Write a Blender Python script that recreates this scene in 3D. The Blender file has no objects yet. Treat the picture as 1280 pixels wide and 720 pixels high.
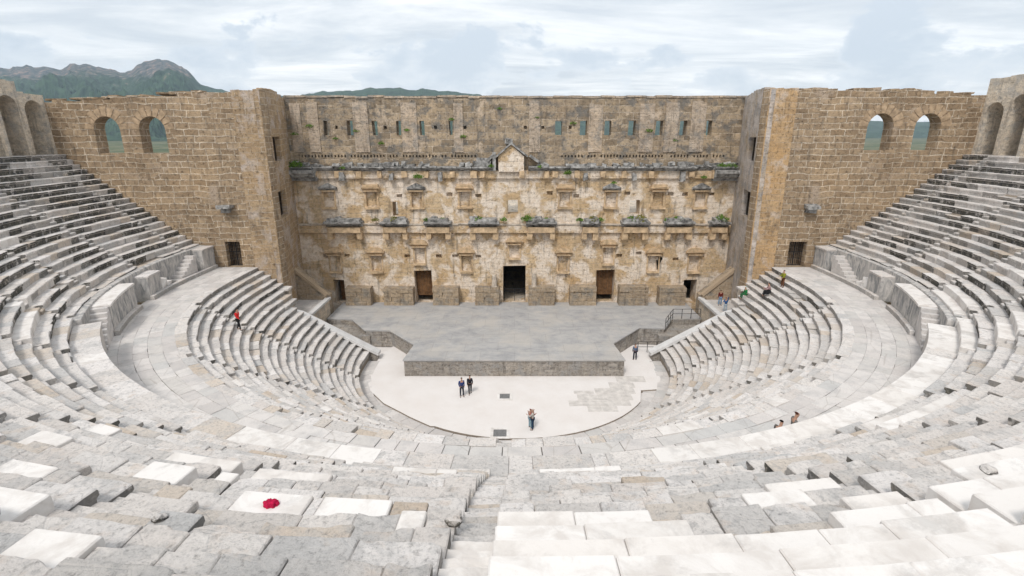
import bpy, math, random
from mathutils import Vector, noise
from mathutils.geometry import tessellate_polygon
random.seed(11)
S = bpy.context.scene
COL = S.collection
R_ = math.radians

# ------------------------------------------------------------------ materials
class NT:
    def __init__(s, name):
        s.m = bpy.data.materials.new(name); s.m.use_nodes = True
        s.t = s.m.node_tree; s.t.nodes.clear()
        s.out = s.t.nodes.new('ShaderNodeOutputMaterial')
        s.b = s.t.nodes.new('ShaderNodeBsdfPrincipled')
        s.b.inputs['Roughness'].default_value = .9
        s.b.inputs['Specular IOR Level'].default_value = .2
        s.t.links.new(s.b.outputs[0], s.out.inputs[0])
    def n(s, typ, ins=None, **props):
        nd = s.t.nodes.new('ShaderNode' + typ)
        for k, v in props.items(): setattr(nd, k, v)
        for k, v in (ins or {}).items():
            sock = nd.inputs[k]
            if isinstance(v, bpy.types.NodeSocket): s.t.links.new(v, sock)
            else: sock.default_value = v
        return nd
    def pos(s): return s.n('NewGeometry').outputs['Position']
    def uv(s): return s.n('UVMap', uv_map='uv').outputs[0]
    def attr(s, name): return s.n('Attribute', attribute_name=name).outputs['Fac']
    def scale(s, vec, sc):
        return s.n('VectorMath', {0: vec, 1: sc}, operation='MULTIPLY').outputs[0]
    def noise(s, vec, scale, detail=4, rough=.55, dist=0.):
        return s.n('TexNoise', {'Vector': vec, 'Scale': scale, 'Detail': detail, 'Roughness': rough, 'Distortion': dist}).outputs['Fac']
    def ramp(s, fac, stops, interp='LINEAR'):
        nd = s.n('ValToRGB', {'Fac': fac}); cr = nd.color_ramp; cr.interpolation = interp
        while len(cr.elements) > 1: cr.elements.remove(cr.elements[-1])
        for i, (p, c) in enumerate(stops):
            e = cr.elements[0] if i == 0 else cr.elements.new(p)
            e.position = p; e.color = (c, c, c, 1) if isinstance(c, (int, float)) else (*c, 1)
        return nd.outputs['Color']
    def mix(s, fac, a, b, blend='MIX'):
        nd = s.n('Mix', data_type='RGBA', blend_type=blend)
        for i, v in ((0, fac), (6, a), (7, b)):
            if isinstance(v, bpy.types.NodeSocket): s.t.links.new(v, nd.inputs[i])
            elif isinstance(v, (int, float)): nd.inputs[i].default_value = v
            else: nd.inputs[i].default_value = (*v, 1)
        return nd.outputs[2]
    def math(s, op, a, b=0., clamp=False):
        nd = s.n('Math', {0: a, 1: b}, operation=op); nd.use_clamp = clamp
        return nd.outputs[0]
    def col(s, c):
        s.t.links.new(c, s.b.inputs['Base Color'])
    def bump(s, h, strength=.5, dist=.05):
        nd = s.n('Bump', {'Height': h, 'Strength': strength, 'Distance': dist})
        s.t.links.new(nd.outputs[0], s.b.inputs['Normal'])

def plain(name, c, rough=.85, var=.15, scale=6.):
    t = NT(name); p = t.pos()
    v = t.noise(p, scale, 4)
    lo = tuple(x * (1 - var) for x in c); hi = tuple(min(1, x * (1 + var)) for x in c)
    t.col(t.ramp(v, [(.3, lo), (.7, hi)])); t.b.inputs['Roughness'].default_value = rough
    t.bump(t.noise(p, scale * 4, 4), .2, .01)
    return t.m

def seat_stone():
    t = NT('weathered_seat_stone'); p = t.pos(); tint = t.attr('tint'); gr = t.attr('grime')
    base = t.ramp(tint, [(0, (.60, .555, .52)), (.2, (.68, .64, .605)), (.4, (.63, .60, .575)), (.55, (.72, .685, .66)),
                         (.7, (.58, .54, .505)), (.85, (.52, .51, .50)), (.95, (.60, .53, .46)), (1, (.50, .42, .34))])
    off = t.n('VectorMath', {0: p, 1: t.n('CombineXYZ', {'X': t.math('MULTIPLY', tint, 7.)}).outputs[0]}, operation='ADD').outputs[0]
    big = t.noise(off, .9, 8, .68)
    med = t.noise(off, 4.5, 6, .65)
    fine = t.noise(p, 28., 5, .7)
    c = t.mix(t.ramp(big, [(.51, 0.), (.60, .55)]), base, (.45, .44, .43))
    c = t.mix(t.ramp(med, [(.55, 0.), (.66, .55)]), c, (.34, .335, .33))
    c = t.mix(t.ramp(t.noise(off, 2.1, 5, .6), [(.57, 0.), (.66, .35)]), c, (.60, .49, .40))
    grit = t.noise(p, 11., 9, .78)
    c = t.mix(.8, c, t.ramp(grit, [(.36, .5), (.46, 1.0), (.6, 1.1)]), 'MULTIPLY')
    c = t.mix(.4, c, t.ramp(fine, [(.3, .5), (.46, 1.), (.7, 1.05)]), 'MULTIPLY')
    # black lichen on upright faces, plus painted shade under the seat lips
    vz = t.n('SeparateXYZ', {0: t.n('NewGeometry').outputs['True Normal']}).outputs['Z']
    side = t.ramp(t.math('ABSOLUTE', vz), [(.35, 1.), (.75, .0)])
    lichen_shade = t.math('MULTIPLY', t.ramp(t.noise(p, 2.4, 7, .7), [(.36, .25), (.46, 1.)]), gr)
    lichen_shade = t.math('MULTIPLY', lichen_shade, side)
    c = t.mix(lichen_shade, c, (t.ramp(t.noise(p, 3.3, 5, .7), [(.35, (.045, .045, .05)), (.55, (.10, .095, .08)), (.7, (.20, .185, .16))]) if True else 0))
    hi = t.noise(p, 60., 4, .7)
    spots = t.ramp(hi, [(.62, 0.), (.72, .5)])
    c = t.mix(spots, c, (.2, .2, .2))
    t.col(c)
    h = t.math('ADD', t.math('ADD', t.math('MULTIPLY', med, .7), t.math('MULTIPLY', grit, .9)), t.math('MULTIPLY', fine, .3))
    vor = t.n('TexVoronoi', {'Vector': p, 'Scale': 1.3}, feature='DISTANCE_TO_EDGE').outputs['Distance']
    h = t.math('ADD', h, t.ramp(t.math('ADD', vor, t.math('MULTIPLY', med, .05)), [(.02, 0.), (.05, .25)]))
    t.bump(h, .9, .06)
    return t.m

def marble():
    t = NT('new_white_marble'); p = t.pos(); tint = t.attr('tint')
    base = t.ramp(tint, [(0, (.66, .63, .60)), (.5, (.73, .705, .68)), (1, (.68, .645, .61))])
    n = t.noise(p, 1.6, 8, .62, .6)
    c = t.mix(t.ramp(n, [(.46, 0.), (.62, .7)]), base, (.53, .49, .455))
    c = t.mix(t.ramp(t.noise(p, .8, 9, .75, .3), [(.54, 0.), (.64, .6)]), c, (.44, .42, .40))
    c = t.mix(t.ramp(t.noise(p, 9., 6, .7), [(.55, 0.), (.72, .3)]), c, (.60, .55, .50))
    c = t.mix(t.ramp(t.noise(p, 55., 3, .6), [(.62, 0.), (.75, .35)]), c, (.5, .47, .44))
    t.col(c); t.b.inputs['Roughness'].default_value = .7
    t.bump(t.noise(p, 14., 8, .75), .35, .015)
    return t.m

def paving():
    t = NT('pale_limestone_paving'); p = t.pos(); tint = t.attr('tint')
    base = t.ramp(tint, [(0, (.51, .48, .46)), (.3, (.60, .565, .54)), (.6, (.64, .61, .585)), (.8, (.57, .54, .51)), (1, (.52, .51, .495))])
    n = t.noise(p, 1.2, 7, .65)
    c = t.mix(t.ramp(n, [(.47, 0.), (.65, .55)]), base, (.40, .39, .385))
    vor = t.n('TexVoronoi', {'Vector': p, 'Scale': .55, 'Randomness': 1.}, feature='DISTANCE_TO_EDGE').outputs['Distance']
    crack = t.math('ADD', vor, t.math('MULTIPLY', t.noise(p, 3., 4), .03))
    c = t.mix(t.ramp(crack, [(.015, .3), (.028, 0.)]), c, (.22, .18, .14))
    c = t.mix(.4, c, t.ramp(t.noise(p, 25., 5, .7), [(.3, .5), (.55, 1.)]), 'MULTIPLY')
    t.col(c); t.bump(t.noise(p, 7., 6, .65), .5, .03)
    return t.m

def veined():
    t = NT('streaked_podium_marble'); p = t.pos(); tint = t.attr('tint')
    v = t.scale(p, (1., 1., .35))
    n = t.noise(v, 2.4, 7, .65, 1.2)
    c = t.ramp(n, [(.30, (.16, .165, .17)), (.42, (.30, .30, .30)), (.52, (.46, .44, .42)), (.62, (.60, .57, .54)), (.72, (.38, .37, .36))])
    c = t.mix(t.ramp(tint, [(.3, 0.), (1., .8)]), c, (.60, .56, .52))
    c = t.mix(.5, c, t.ramp(t.noise(p, 22., 5, .7), [(.3, .5), (.55, 1.)]), 'MULTIPLY')
    t.col(c); t.bump(n, .4, .04)
    return t.m

def masonry(name, bw, bh, c1, c2, mort, plaster=None, pl=(.56, .66), grey=None, greyz=None, fade=.5, msize=.035, ochre=None, streak=True):
    t = NT(name); uv = t.uv(); p = t.pos()
    d = t.n('TexNoise', {'Vector': uv, 'Scale': .45, 'Detail': 3.}).outputs['Color']
    d = t.n('VectorMath', {0: t.n('VectorMath', {0: d, 1: (.5, .5, .5)}, operation='SUBTRACT').outputs[0], 1: (.6, .42, 0)}, operation='MULTIPLY').outputs[0]
    d2 = t.n('TexNoise', {'Vector': uv, 'Scale': 5., 'Detail': 3.}).outputs['Color']
    d2 = t.n('VectorMath', {0: t.n('VectorMath', {0: d2, 1: (.5, .5, .5)}, operation='SUBTRACT').outputs[0], 1: (.13, .13, 0)}, operation='MULTIPLY').outputs[0]
    w = t.n('VectorMath', {0: uv, 1: d}, operation='ADD').outputs[0]
    w = t.n('VectorMath', {0: w, 1: d2}, operation='ADD').outputs[0]
    br = t.n('TexBrick', {'Vector': w, 'Color1': (*c1, 1), 'Color2': (*c2, 1), 'Mortar': (*mort, 1), 'Scale': 1.,
             'Mortar Size': msize, 'Mortar Smooth': .35, 'Bias': 0., 'Brick Width': bw, 'Row Height': bh},
             offset=.43, offset_frequency=2, squash=1.5, squash_frequency=3)
    br2 = t.n('TexBrick', {'Vector': w, 'Color1': (*c2, 1), 'Color2': (*[x * .8 for x in c1], 1), 'Mortar': (*mort, 1), 'Scale': 1.,
             'Mortar Size': msize * .8, 'Mortar Smooth': .5, 'Bias': -.1, 'Brick Width': bw * .62, 'Row Height': bh * .78},
             offset=.37, offset_frequency=3, squash=1.8, squash_frequency=2)
    pick = t.ramp(t.noise(uv, .28, 3, .5), [(.56, 0.), (.57, 1.)])
    brc = t.mix(pick, br.outputs['Color'], br2.outputs['Color']); brf = t.mix(pick, br.outputs['Fac'], br2.outputs['Fac'])
    tonev = t.noise(uv, .16, 3, .5)
    brc = t.mix(1., brc, t.ramp(tonev, [(.35, (.86, .84, .82)), (.5, 1.), (.65, (1.12, 1.08, 1.02))]), 'MULTIPLY')
    bm = t.mix(t.noise(uv, .7, 5, .6), c1, c2)
    # mortar worn away here and there
    keep = t.ramp(t.noise(uv, .5, 5, .6), [(.5 - fade * .25, 1.), (.5 + .12, 1. - fade)])
    c = t.mix(keep, bm, brc)
    med = t.noise(uv, 2.2, 7, .68)
    fine = t.noise(uv, 14., 6, .7)
    c = t.mix(.75, c, t.ramp(med, [(.3, (.55, .54, .53)), (.5, 1.), (.68, (1.25, 1.22, 1.15))]), 'MULTIPLY')
    if ochre: c = t.mix(t.ramp(t.noise(uv, .33, 5, .6), [(.47, 0.), (.66, .5)]), c, ochre)
    if plaster:
        pm = t.ramp(t.noise(uv, .42, 7, .62, .3), [(pl[0], 0.), (pl[1], 1.)])
        c = t.mix(t.math('MULTIPLY', pm, t.ramp(t.noise(uv, 1.7, 6, .7), [(.33, .35), (.55, .92)])), c, plaster)
    if grey:
        g = t.noise(uv, .8, 8, .68)
        if greyz:
            z = t.n('SeparateXYZ', {0: p}).outputs['Z']
            g = t.math('ADD', g, t.n('MapRange', {0: z, 1: greyz[0], 2: greyz[1], 3: -.12, 4: .12}).outputs[0])
        c = t.mix(t.ramp(g, [(.50, 0.), (.60, .8)]), c, grey)
    if streak:
        sv = t.scale(uv, (1.6, .22, 1.))
        st = t.noise(sv, 1.3, 6, .65)
        c = t.mix(t.ramp(st, [(.54, 0.), (.68, .55)]), c, (.10, .085, .07))
    pit = t.noise(uv, 4.2, 6, .72)
    c = t.mix(t.ramp(pit, [(.63, 0.), (.71, .6)]), c, (.16, .125, .09))
    c = t.mix(.85, c, t.ramp(fine, [(.30, .38), (.47, 1.), (.7, 1.18)]), 'MULTIPLY')
    t.col(c)
    h = t.math('ADD', t.math('MULTIPLY', med, .9), t.math('MULTIPLY', fine, .6))
    h = t.math('SUBTRACT', h, t.math('MULTIPLY', brf, .3))
    h = t.math('SUBTRACT', h, t.ramp(pit, [(.58, 0.), (.68, .8)]))
    t.bump(h, 1., .12)
    return t.m

M = {}
M['seat'] = seat_stone(); M['marble'] = marble(); M['paving'] = paving(); M['veined'] = veined()
M['wing'] = masonry('brown_ashlar', 1.25, .56, (.27, .195, .125), (.43, .325, .22), (.66, .57, .46), fade=.4, msize=.046, plaster=(.47, .375, .29), pl=(.57, .68), streak=True)
M['stage_low'] = masonry('golden_stage_wall', 1.3, .58, (.50, .36, .215), (.68, .53, .35), (.76, .65, .52), plaster=(.84, .74, .635), pl=(.455, .53), fade=.8, ochre=(.50, .32, .15))
M['stage_up'] = masonry('grey_brown_upper_wall', 1.5, .7, (.24, .19, .135), (.48, .38, .27), (.58, .50, .41), plaster=(.64, .52, .40), pl=(.58, .66), grey=(.17, .165, .155), fade=.3)
M['pilaster'] = masonry('pinkish_pilaster_masonry', .9, .28, (.40, .32, .245), (.55, .45, .35), (.58, .49, .40), fade=.5, grey=(.30, .275, .245), plaster=(.60, .50, .40), pl=(.52, .6), streak=True)
M['tower'] = masonry('tower_ashlar', 1.2, .55, (.35, .25, .155), (.46, .345, .225), (.62, .53, .43), plaster=(.54, .47, .42), pl=(.50, .62), fade=.45, ochre=(.42, .29, .17))
M['limewash'] = masonry('pale_streaked_tower_face', 1.2, .55, (.38, .30, .22), (.46, .38, .29), (.60, .53, .45), plaster=(.60, .54, .50), pl=(.40, .52), grey=(.36, .34, .33), fade=.7)
M['orange'] = masonry('orange_tower_strip', 1.2, .55, (.44, .29, .155), (.56, .40, .24), (.62, .50, .38), plaster=(.62, .52, .43), pl=(.54, .62), ochre=(.56, .34, .15), fade=.7)
M['front'] = masonry('rubble_stage_front', .55, .3, (.26, .235, .21), (.44, .40, .36), (.50, .47, .43), grey=(.34, .33, .32), fade=.5, msize=.03)
M['gallery'] = masonry('gallery_rubble', .7, .3, (.56, .48, .38), (.72, .63, .52), (.76, .68, .58), grey=(.46, .43, .39), fade=.8)
M['pedestal'] = masonry('brown_pedestal_masonry', .8, .5, (.34, .26, .18), (.46, .37, .27), (.54, .46, .37), plaster=(.50, .42, .34), grey=(.27, .25, .22), fade=.6)
M['trim'] = plain('ochre_carved_stone', (.50, .37, .235), var=.35, scale=2.5)
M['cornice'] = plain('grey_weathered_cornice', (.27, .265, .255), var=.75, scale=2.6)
M['pale'] = plain('pale_carved_stone', (.50, .44, .37), var=.3, scale=3.)
M['core'] = plain('rubble_core', (.26, .22, .18), var=.3)
M['vouss'] = plain('brown_voussoir_stone', (.36, .265, .175), var=.35, scale=3.)
M['floor'] = None
M['leaf'] = plain('weed_leaf', (.11, .20, .03), var=.5, scale=9.)
M['dryleaf'] = plain('yellowing_weed_leaf', (.20, .19, .05), var=.4, scale=9.)
M['bark'] = plain('bark', (.10, .075, .05))
M['pine'] = plain('pine_needles', (.035, .06, .025), var=.5, scale=2.)
M['iron'] = plain('dark_iron', (.02, .02, .022), rough=.6)
M['wood'] = plain('brown_door_boards', (.14, .075, .035), var=.4, scale=3.)
M['coping'] = plain('smooth_grey_coping', (.60, .595, .59), var=.12, scale=1.5)

def floor_mat():
    t = NT('swept_orchestra_floor'); p = t.pos()
    n = t.noise(p, .5, 6, .6)
    c = t.ramp(n, [(.3, (.68, .64, .61)), (.7, (.74, .71, .69))])
    c = t.mix(t.ramp(t.noise(p, 3., 6, .7), [(.56, 0.), (.7, .3)]), c, (.56, .51, .47))
    c = t.mix(.3, c, t.ramp(t.noise(p, 30., 4, .7), [(.35, .6), (.55, 1.)]), 'MULTIPLY')
    t.col(c); t.bump(t.noise(p, 30., 4), .2, .01); return t.m
M['floor'] = floor_mat()
M['oldfloor'] = plain('worn_grey_floor_slabs', (.56, .53, .50), var=.18, scale=2.)
def stage_mat():
    t = NT('grey_stage_surface'); p = t.pos()
    a = t.noise(t.scale(p, (.7, 1.1, 1.)), .7, 10, .75, .4)
    c = t.ramp(a, [(.32, (.30, .30, .305)), (.45, (.38, .378, .378)), (.56, (.445, .438, .43)), (.68, (.53, .495, .455))])
    br = t.n('TexBrick', {'Vector': p, 'Color1': (1, 1, 1, 1), 'Color2': (.86, .86, .88, 1), 'Mortar': (.55, .52, .5, 1), 'Scale': 1., 'Mortar Size': .025, 'Brick Width': 3.1, 'Row Height': 2.2}).outputs['Color']
    c = t.mix(t.ramp(t.noise(p, .35, 6, .65), [(.48, 0.), (.62, .6)]), c, (.50, .47, .43))
    c = t.mix(.35, c, br, 'MULTIPLY')
    c = t.mix(.4, c, t.ramp(t.noise(p, 18., 5, .7), [(.3, .55), (.6, 1.)]), 'MULTIPLY')
    t.col(c); t.bump(a, .2, .02); return t.m
M['stage'] = stage_mat()
def ground_mat():
    t = NT('fields_and_scrub'); p = t.pos()
    n = t.noise(p, .012, 6, .6)
    c = t.ramp(n, [(.35, (.05, .075, .03)), (.48, (.09, .11, .05)), (.55, (.20, .18, .11)), (.65, (.07, .10, .04))])
    c = t.mix(t.ramp(t.noise(p, .15, 6, .7), [(.5, 0.), (.6, .7)]), c, (.035, .055, .025))
    t.col(c); return t.m
M['ground'] = ground_mat()
def hill_mat():
    t = NT('forested_rocky_hill'); g = t.n('NewGeometry'); p = g.outputs['Position']
    z = t.n('SeparateXYZ', {0: p}).outputs['Z']
    n = t.noise(p, .006, 8, .65); f = t.noise(t.scale(p, (1, 1, .5)), .03, 8, .7)
    k = t.n('MapRange', {0: z, 1: 180., 2: 340., 3: -.22, 4: .14}).outputs[0]
    k = t.math('ADD', t.math('ADD', t.math('MULTIPLY', n, .6), t.math('MULTIPLY', f, .4)), k)
    rock = t.ramp(f, [(.36, (.015, .025, .03)), (.46, (.05, .065, .07)), (.54, (.11, .11, .11)), (.60, (.28, .19, .155))])
    wood = t.ramp(f, [(.40, (.008, .026, .018)), (.6, (.045, .085, .045))])
    t.col(t.mix(t.ramp(k, [(.50, 0.), (.57, 1.)]), wood, rock)); return t.m
M['hill'] = hill_mat()

# ------------------------------------------------------------------ object helpers
def link(o, parent=None):
    COL.objects.link(o)
    if parent is not None: o.parent = parent
    return o
def mesh_obj(name, V, F, mats, parent=None, mi=None, tint=None, grime=None, uvs=None, smooth=False, loc=None):
    me = bpy.data.meshes.new(name)
    if loc is not None:
        lx, ly, lz = loc; V = [(v[0] - lx, v[1] - ly, v[2] - lz) for v in V]
    me.from_pydata([tuple(v) for v in V], [], F)
    if not isinstance(mats, (list, tuple)): mats = [mats]
    for m in mats: me.materials.append(m)
    if mi: me.polygons.foreach_set('material_index', mi)
    for nm, dat in (('tint', tint), ('grime', grime)):
        if dat is not None:
            a = me.attributes.new(nm, 'FLOAT', 'FACE'); a.data.foreach_set('value', dat)
    if uvs is not None:
        u = me.uv_layers.new(name='uv')
        u.data.foreach_set('uv', [c for f in uvs for q in f for c in q])
    if smooth: me.polygons.foreach_set('use_smooth', [True] * len(F))
    me.update()
    o = bpy.data.objects.new(name, me)
    if loc is not None: o.location = loc
    return link(o, parent)
def empty(name, loc=(0, 0, 0), rz=0.):
    o = bpy.data.objects.new(name, None); o.location = loc; o.rotation_euler = (0, 0, rz); o.empty_display_size = .3
    return link(o)
def tag(o, label, cat, group=None, kind=None):
    if label: o['label'] = label
    if cat: o['category'] = cat
    if group: o['group'] = group
    if kind: o['kind'] = kind
    return o
def structure(o): o['kind'] = 'structure'; return o

class MB:
    def __init__(s): s.V = []; s.F = []; s.T = []; s.G = []; s.U = []; s.M = []; s.hasuv = False
    def add(s, V, F, tint=.5, grime=0., U=None, m=0):
        b = len(s.V); s.V += V; s.F += [tuple(b + i for i in f) for f in F]
        s.T += [tint] * len(F); s.G += [grime] * len(F); s.M += [m] * len(F)
        if U is not None: s.U += U; s.hasuv = True
    def box(s, c, d, rot=0., jit=0., tint=.5, tilt=(0, 0), grime=0., m=0):
        V = []
        cr, sr = math.cos(rot), math.sin(rot)
        for i in (-1, 1):
            for j in (-1, 1):
                for k in (-1, 1):
                    x, y, z = i * d[0] / 2 + random.uniform(-jit, jit), j * d[1] / 2 + random.uniform(-jit, jit), k * d[2] / 2 + random.uniform(-jit, jit)
                    z += x * tilt[0] + y * tilt[1]
                    V.append((c[0] + x * cr - y * sr, c[1] + x * sr + y * cr, c[2] + z))
        F = [(0, 1, 3, 2), (4, 6, 7, 5), (0, 4, 5, 1), (2, 3, 7, 6), (0, 2, 6, 4), (1, 5, 7, 3)]
        U = []
        if s.hasuv or not s.F:
            for fi, f in enumerate(F):
                q = []
                for i in f:
                    x, y, z = V[i]
                    q.append((x, z) if fi in (2, 3) else ((y, z) if fi in (0, 1) else (x, y)))
                U.append(q)
            s.add(V, F, tint, grime, U, m)
        else: s.add(V, F, tint, grime, None, m)
    def build(s, name, mat, parent=None, smooth=False, loc=None):
        uv = s.U if (s.U and len(s.U) == len(s.F)) else None
        mi = s.M if isinstance(mat, (list, tuple)) else None
        return mesh_obj(name, s.V, s.F, mat, parent, mi, s.T, s.G, uv, smooth, loc)

def extrude_profile(prof, x0, x1, jit=0., n=1):
    """prof: closed list of (y,z), counter-clockwise seen from +x; swept along x"""
    V = []; F = []; k = len(prof)
    for i in range(n + 1):
        x = x0 + (x1 - x0) * i / n
        for (y, z) in prof: V.append((x + random.uniform(-jit, jit), y + random.uniform(-jit, jit), z + random.uniform(-jit, jit)))
    for i in range(n):
        for j in range(k):
            a = i * k + j; b = i * k + (j + 1) % k
            F.append((a, b, b + k, a + k))
    F.append(tuple(range(k))[::-1]); F.append(tuple(n * k + j for j in range(k)))
    return V, F

def plate(name, outline, holes, fn, thick, mat, parent=None, backmat=None, uo=0., back=True):
    """wall slab. outline / holes in (u,v); holes = [(poly, depth or None for through)]; fn(u,v,d)->xyz"""
    V = []; F = []; U = []
    polys = [outline] + [h[0] for h in holes]
    flat = [p for q in polys for p in q]
    tris = tessellate_polygon([[Vector((p[0], p[1], 0)) for p in q] for q in polys])
    V += [fn(u, v, 0) for u, v in flat]
    for t in tris: F.append(tuple(t)); U.append([(flat[i][0] + uo, flat[i][1]) for i in t])
    if back:
        pb = [outline] + [h[0] for h in holes if h[1] is None]
        fb = [p for q in pb for p in q]; b = len(V)
        V += [fn(u, v, thick) for u, v in fb]
        for t in tessellate_polygon([[Vector((p[0], p[1], 0)) for p in q] for q in pb]):
            F.append(tuple(b + i for i in t)[::-1]); U.append([(fb[i][0] + uo, fb[i][1]) for i in t][::-1])
    for q, dep in [(outline, thick)] + [(h[0], h[1] if h[1] else thick) for h in holes]:
        n = len(q)
        for i in range(n):
            (u0, v0), (u1, v1) = q[i], q[(i + 1) % n]
            b = len(V)
            V += [fn(u0, v0, 0), fn(u1, v1, 0), fn(u1, v1, dep), fn(u0, v0, dep)]
            F.append((b, b + 1, b + 2, b + 3))
            if abs(v1 - v0) > abs(u1 - u0): U.append([(u0 + uo, v0), (u1 + uo, v1), (u1 + dep + uo, v1), (u0 + dep + uo, v0)])
            else: U.append([(u0 + uo, v0), (u1 + uo, v1), (u1 + uo, v1 + dep), (u0 + uo, v0 + dep)])
    for q, dep in holes:
        if dep:
            b = len(V); V += [fn(u, v, dep) for u, v in q]
            F.append(tuple(b + i for i in range(len(q)))); U.append([(u + uo, v) for u, v in q])
    return mesh_obj(name, V, F, mat, parent, None, [.5] * len(F), [0.] * len(F), U)
def rect(u0, v0, u1, v1, j=0.):
    r = lambda: random.uniform(-j, j)
    return [(u0 + r(), v0 + r()), (u1 + r(), v0 + r()), (u1 + r(), v1 + r()), (u0 + r(), v1 + r())]
def archpoly(uc, w, v0, vs, n=10):
    """opening w wide from v0, springing at vs, round top"""
    pts = [(uc - w / 2, v0), (uc + w / 2, v0)]
    for i in range(n + 1):
        a = math.pi * i / n
        pts.append((uc + w / 2 * math.cos(a), vs + w / 2 * math.sin(a)))
    return pts
def ragged(u0, u1, vf, step=1.2, amp=.12):
    """top edge from u1 down to u0 with broken courses"""
    pts = []; u = u1
    while abs(u - u0) > step:
        v = vf(u) + random.uniform(-amp, amp * .6)
        w = random.uniform(.5, 1.5) * step
        nu = u - w if u1 > u0 else u + w
        if (u1 > u0 and nu < u0 + .4) or (u1 < u0 and nu > u0 - .4): break
        pts += [(u, v), (nu, v + random.uniform(-.05, .05))]
        u = nu + (-.03 if u1 > u0 else .03)
    pts += [(u, vf(u)), (u0, vf(u0))]
    return pts

# ------------------------------------------------------------------ cavea plan
def P(R, a):
    sx = 1 - .045 * min(1, max(0, (R - 29.7) / 13.4))
    if abs(a) <= 90:
        t = R_(a); return (R * math.sin(t) * sx, -R * math.cos(t) * (1 + .012 * min(1, max(0, (44 - R) / 14)) * math.cos(t) ** 2))
    return (math.copysign(R, a) * sx, (abs(a) - 90) * .5)
def P3(R, a, z): x, y = P(R, a); return (x, y, z)
def zd(R, a):
    t = min(1., max(0., (R - 33.5) / 9.8)); t = t * t * (3 - 2 * t)
    w = min(1., max(0., (80 - abs(a)) / 55)); w = w * w * (3 - 2 * w)
    return .98 * t * w
CAM = Vector((0, -45.2, 21))
def nz(p, s, k=0.): return noise.noise(Vector((p[0] * s + k, p[1] * s, p[2] * s)))

def block(mb, r0, r1, z0, z1, a0, a1, tint=.5, grime=0., seat=True, rough=.02, dz=0., dr=0., chip=.03, endg=(0, 0)):
    xm, ym = P((r0 + r1) / 2, (a0 + a1) / 2)
    dist = math.hypot(xm - CAM.x, ym - CAM.y)
    L = abs(a1 - a0) * math.pi / 180 * r0
    if dist < 7: step, nt = .06, 9
    elif dist < 14: step, nt = .22, 3
    else: step, nt = .7, 1
    r0 += dr; z1 += dz
    c = min(.03, (z1 - z0) * .2) if dist > 14 else .018
    if not seat and z1 - z0 < .2: c = .005
    if seat:
        prof = [(r0 + .07, z0), (r0 + .07, z1 - .17), (r0, z1 - .13), (r0, z1 - c), (r0 + c, z1)]
    else:
        prof = [(r0, z0), (r0, z1 - c), (r0 + c, z1)]
    nf = len(prof)
    for i in range(1, nt): prof.append((r0 + c + (r1 - r0 - c) * i / nt, z1))
    prof += [(r1, z1), (r1, z0)]
    n = max(1, int(L / step)); ea = min(.02, L * .1) / (r0 * math.pi / 180)
    st = [a0, a0 + ea] + [a0 + (a1 - a0) * i / n for i in range(1, n)] + [a1 - ea, a1]
    k = len(prof); V = []; ph = random.uniform(0, 50)
    for si, a in enumerate(st):
        end = si in (0, len(st) - 1)
        for j, (r, z) in enumerate(prof):
            z = z - zd(r0, a)
            p = P3(r, a, z)
            e = 0.
            if j in range(1, k - 1):
                h = nz(p, 2.3, ph) * rough + nz(p, 9., ph) * rough * .5 + (nz(p, 22., ph) * rough * .3 if dist < 14 else 0)
                z2 = z + (h if j >= nf - 1 else h * .4)
                if end and j >= nf - 2: z2 -= .02
                # broken front arris
                if j in (nf - 2, nf - 1) or (seat and j == 2):
                    e = max(0., nz(p, 1.7, ph + 9) - .12) * chip * 4 + abs(nz(p, 7., ph)) * chip * .5
                r2 = r + e + nz(p, 4., ph + 5) * rough * .6
                if j == nf - 1 and e > .03: z2 -= e * .25
                x, y = P(r2, a); V.append((x, y, z2))
            else: V.append(p)
    F = []
    for i in range(len(st) - 1):
        for j in range(k - 1):
            a_ = i * k + j
            F.append((a_, a_ + 1, a_ + 1 + k, a_ + k) )
    F.append(tuple(range(k))[::-1]); F.append(tuple((len(st) - 1) * k + j for j in range(k)))
    mb.add(V, F, tint, grime)
    mb.G[-2] = max(endg[0], grime * .6); mb.G[-1] = max(endg[1], grime * .6)

def sweep(name, prof, a0, a1, mat, parent=None, da=2., jit=0., close=False):
    st = max(1, int(abs(a1 - a0) / da)); k = len(prof); V = []; F = []; U = []
    for i in range(st + 1):
        a = a0 + (a1 - a0) * i / st
        for (r, z) in prof:
            x, y = P(r, a); V.append((x, y, z - zd(r, a) + random.uniform(-jit, jit)))
    m = k if close else k - 1
    for i in range(st):
        for j in range(m):
            a = i * k + j; b = i * k + (j + 1) % k
            F.append((a, b, b + k, a + k))
            s0 = i * .5; s1 = (i + 1) * .5 * da / 1.
            s0, s1 = [R_(a0 + (a1 - a0) * q / st) * prof[j][0] for q in (i, i + 1)]
            t0, t1 = j * .3, j * .3
            v0, v1 = prof[j][1] + prof[j][0], prof[(j + 1) % k][1] + prof[(j + 1) % k][0]
            U.append([(s0, v0), (s0, v1), (s1, v1), (s1, v0)])
    if close:
        F.append(tuple(range(k))[::-1]); U.append([prof[i] for i in range(k)][::-1])
        F.append(tuple(st * k + j for j in range(k))); U.append([prof[i] for i in range(k)])
    return mesh_obj(name, V, F, mat, parent, None, [.5] * len(F), [0.] * len(F), U)

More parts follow.
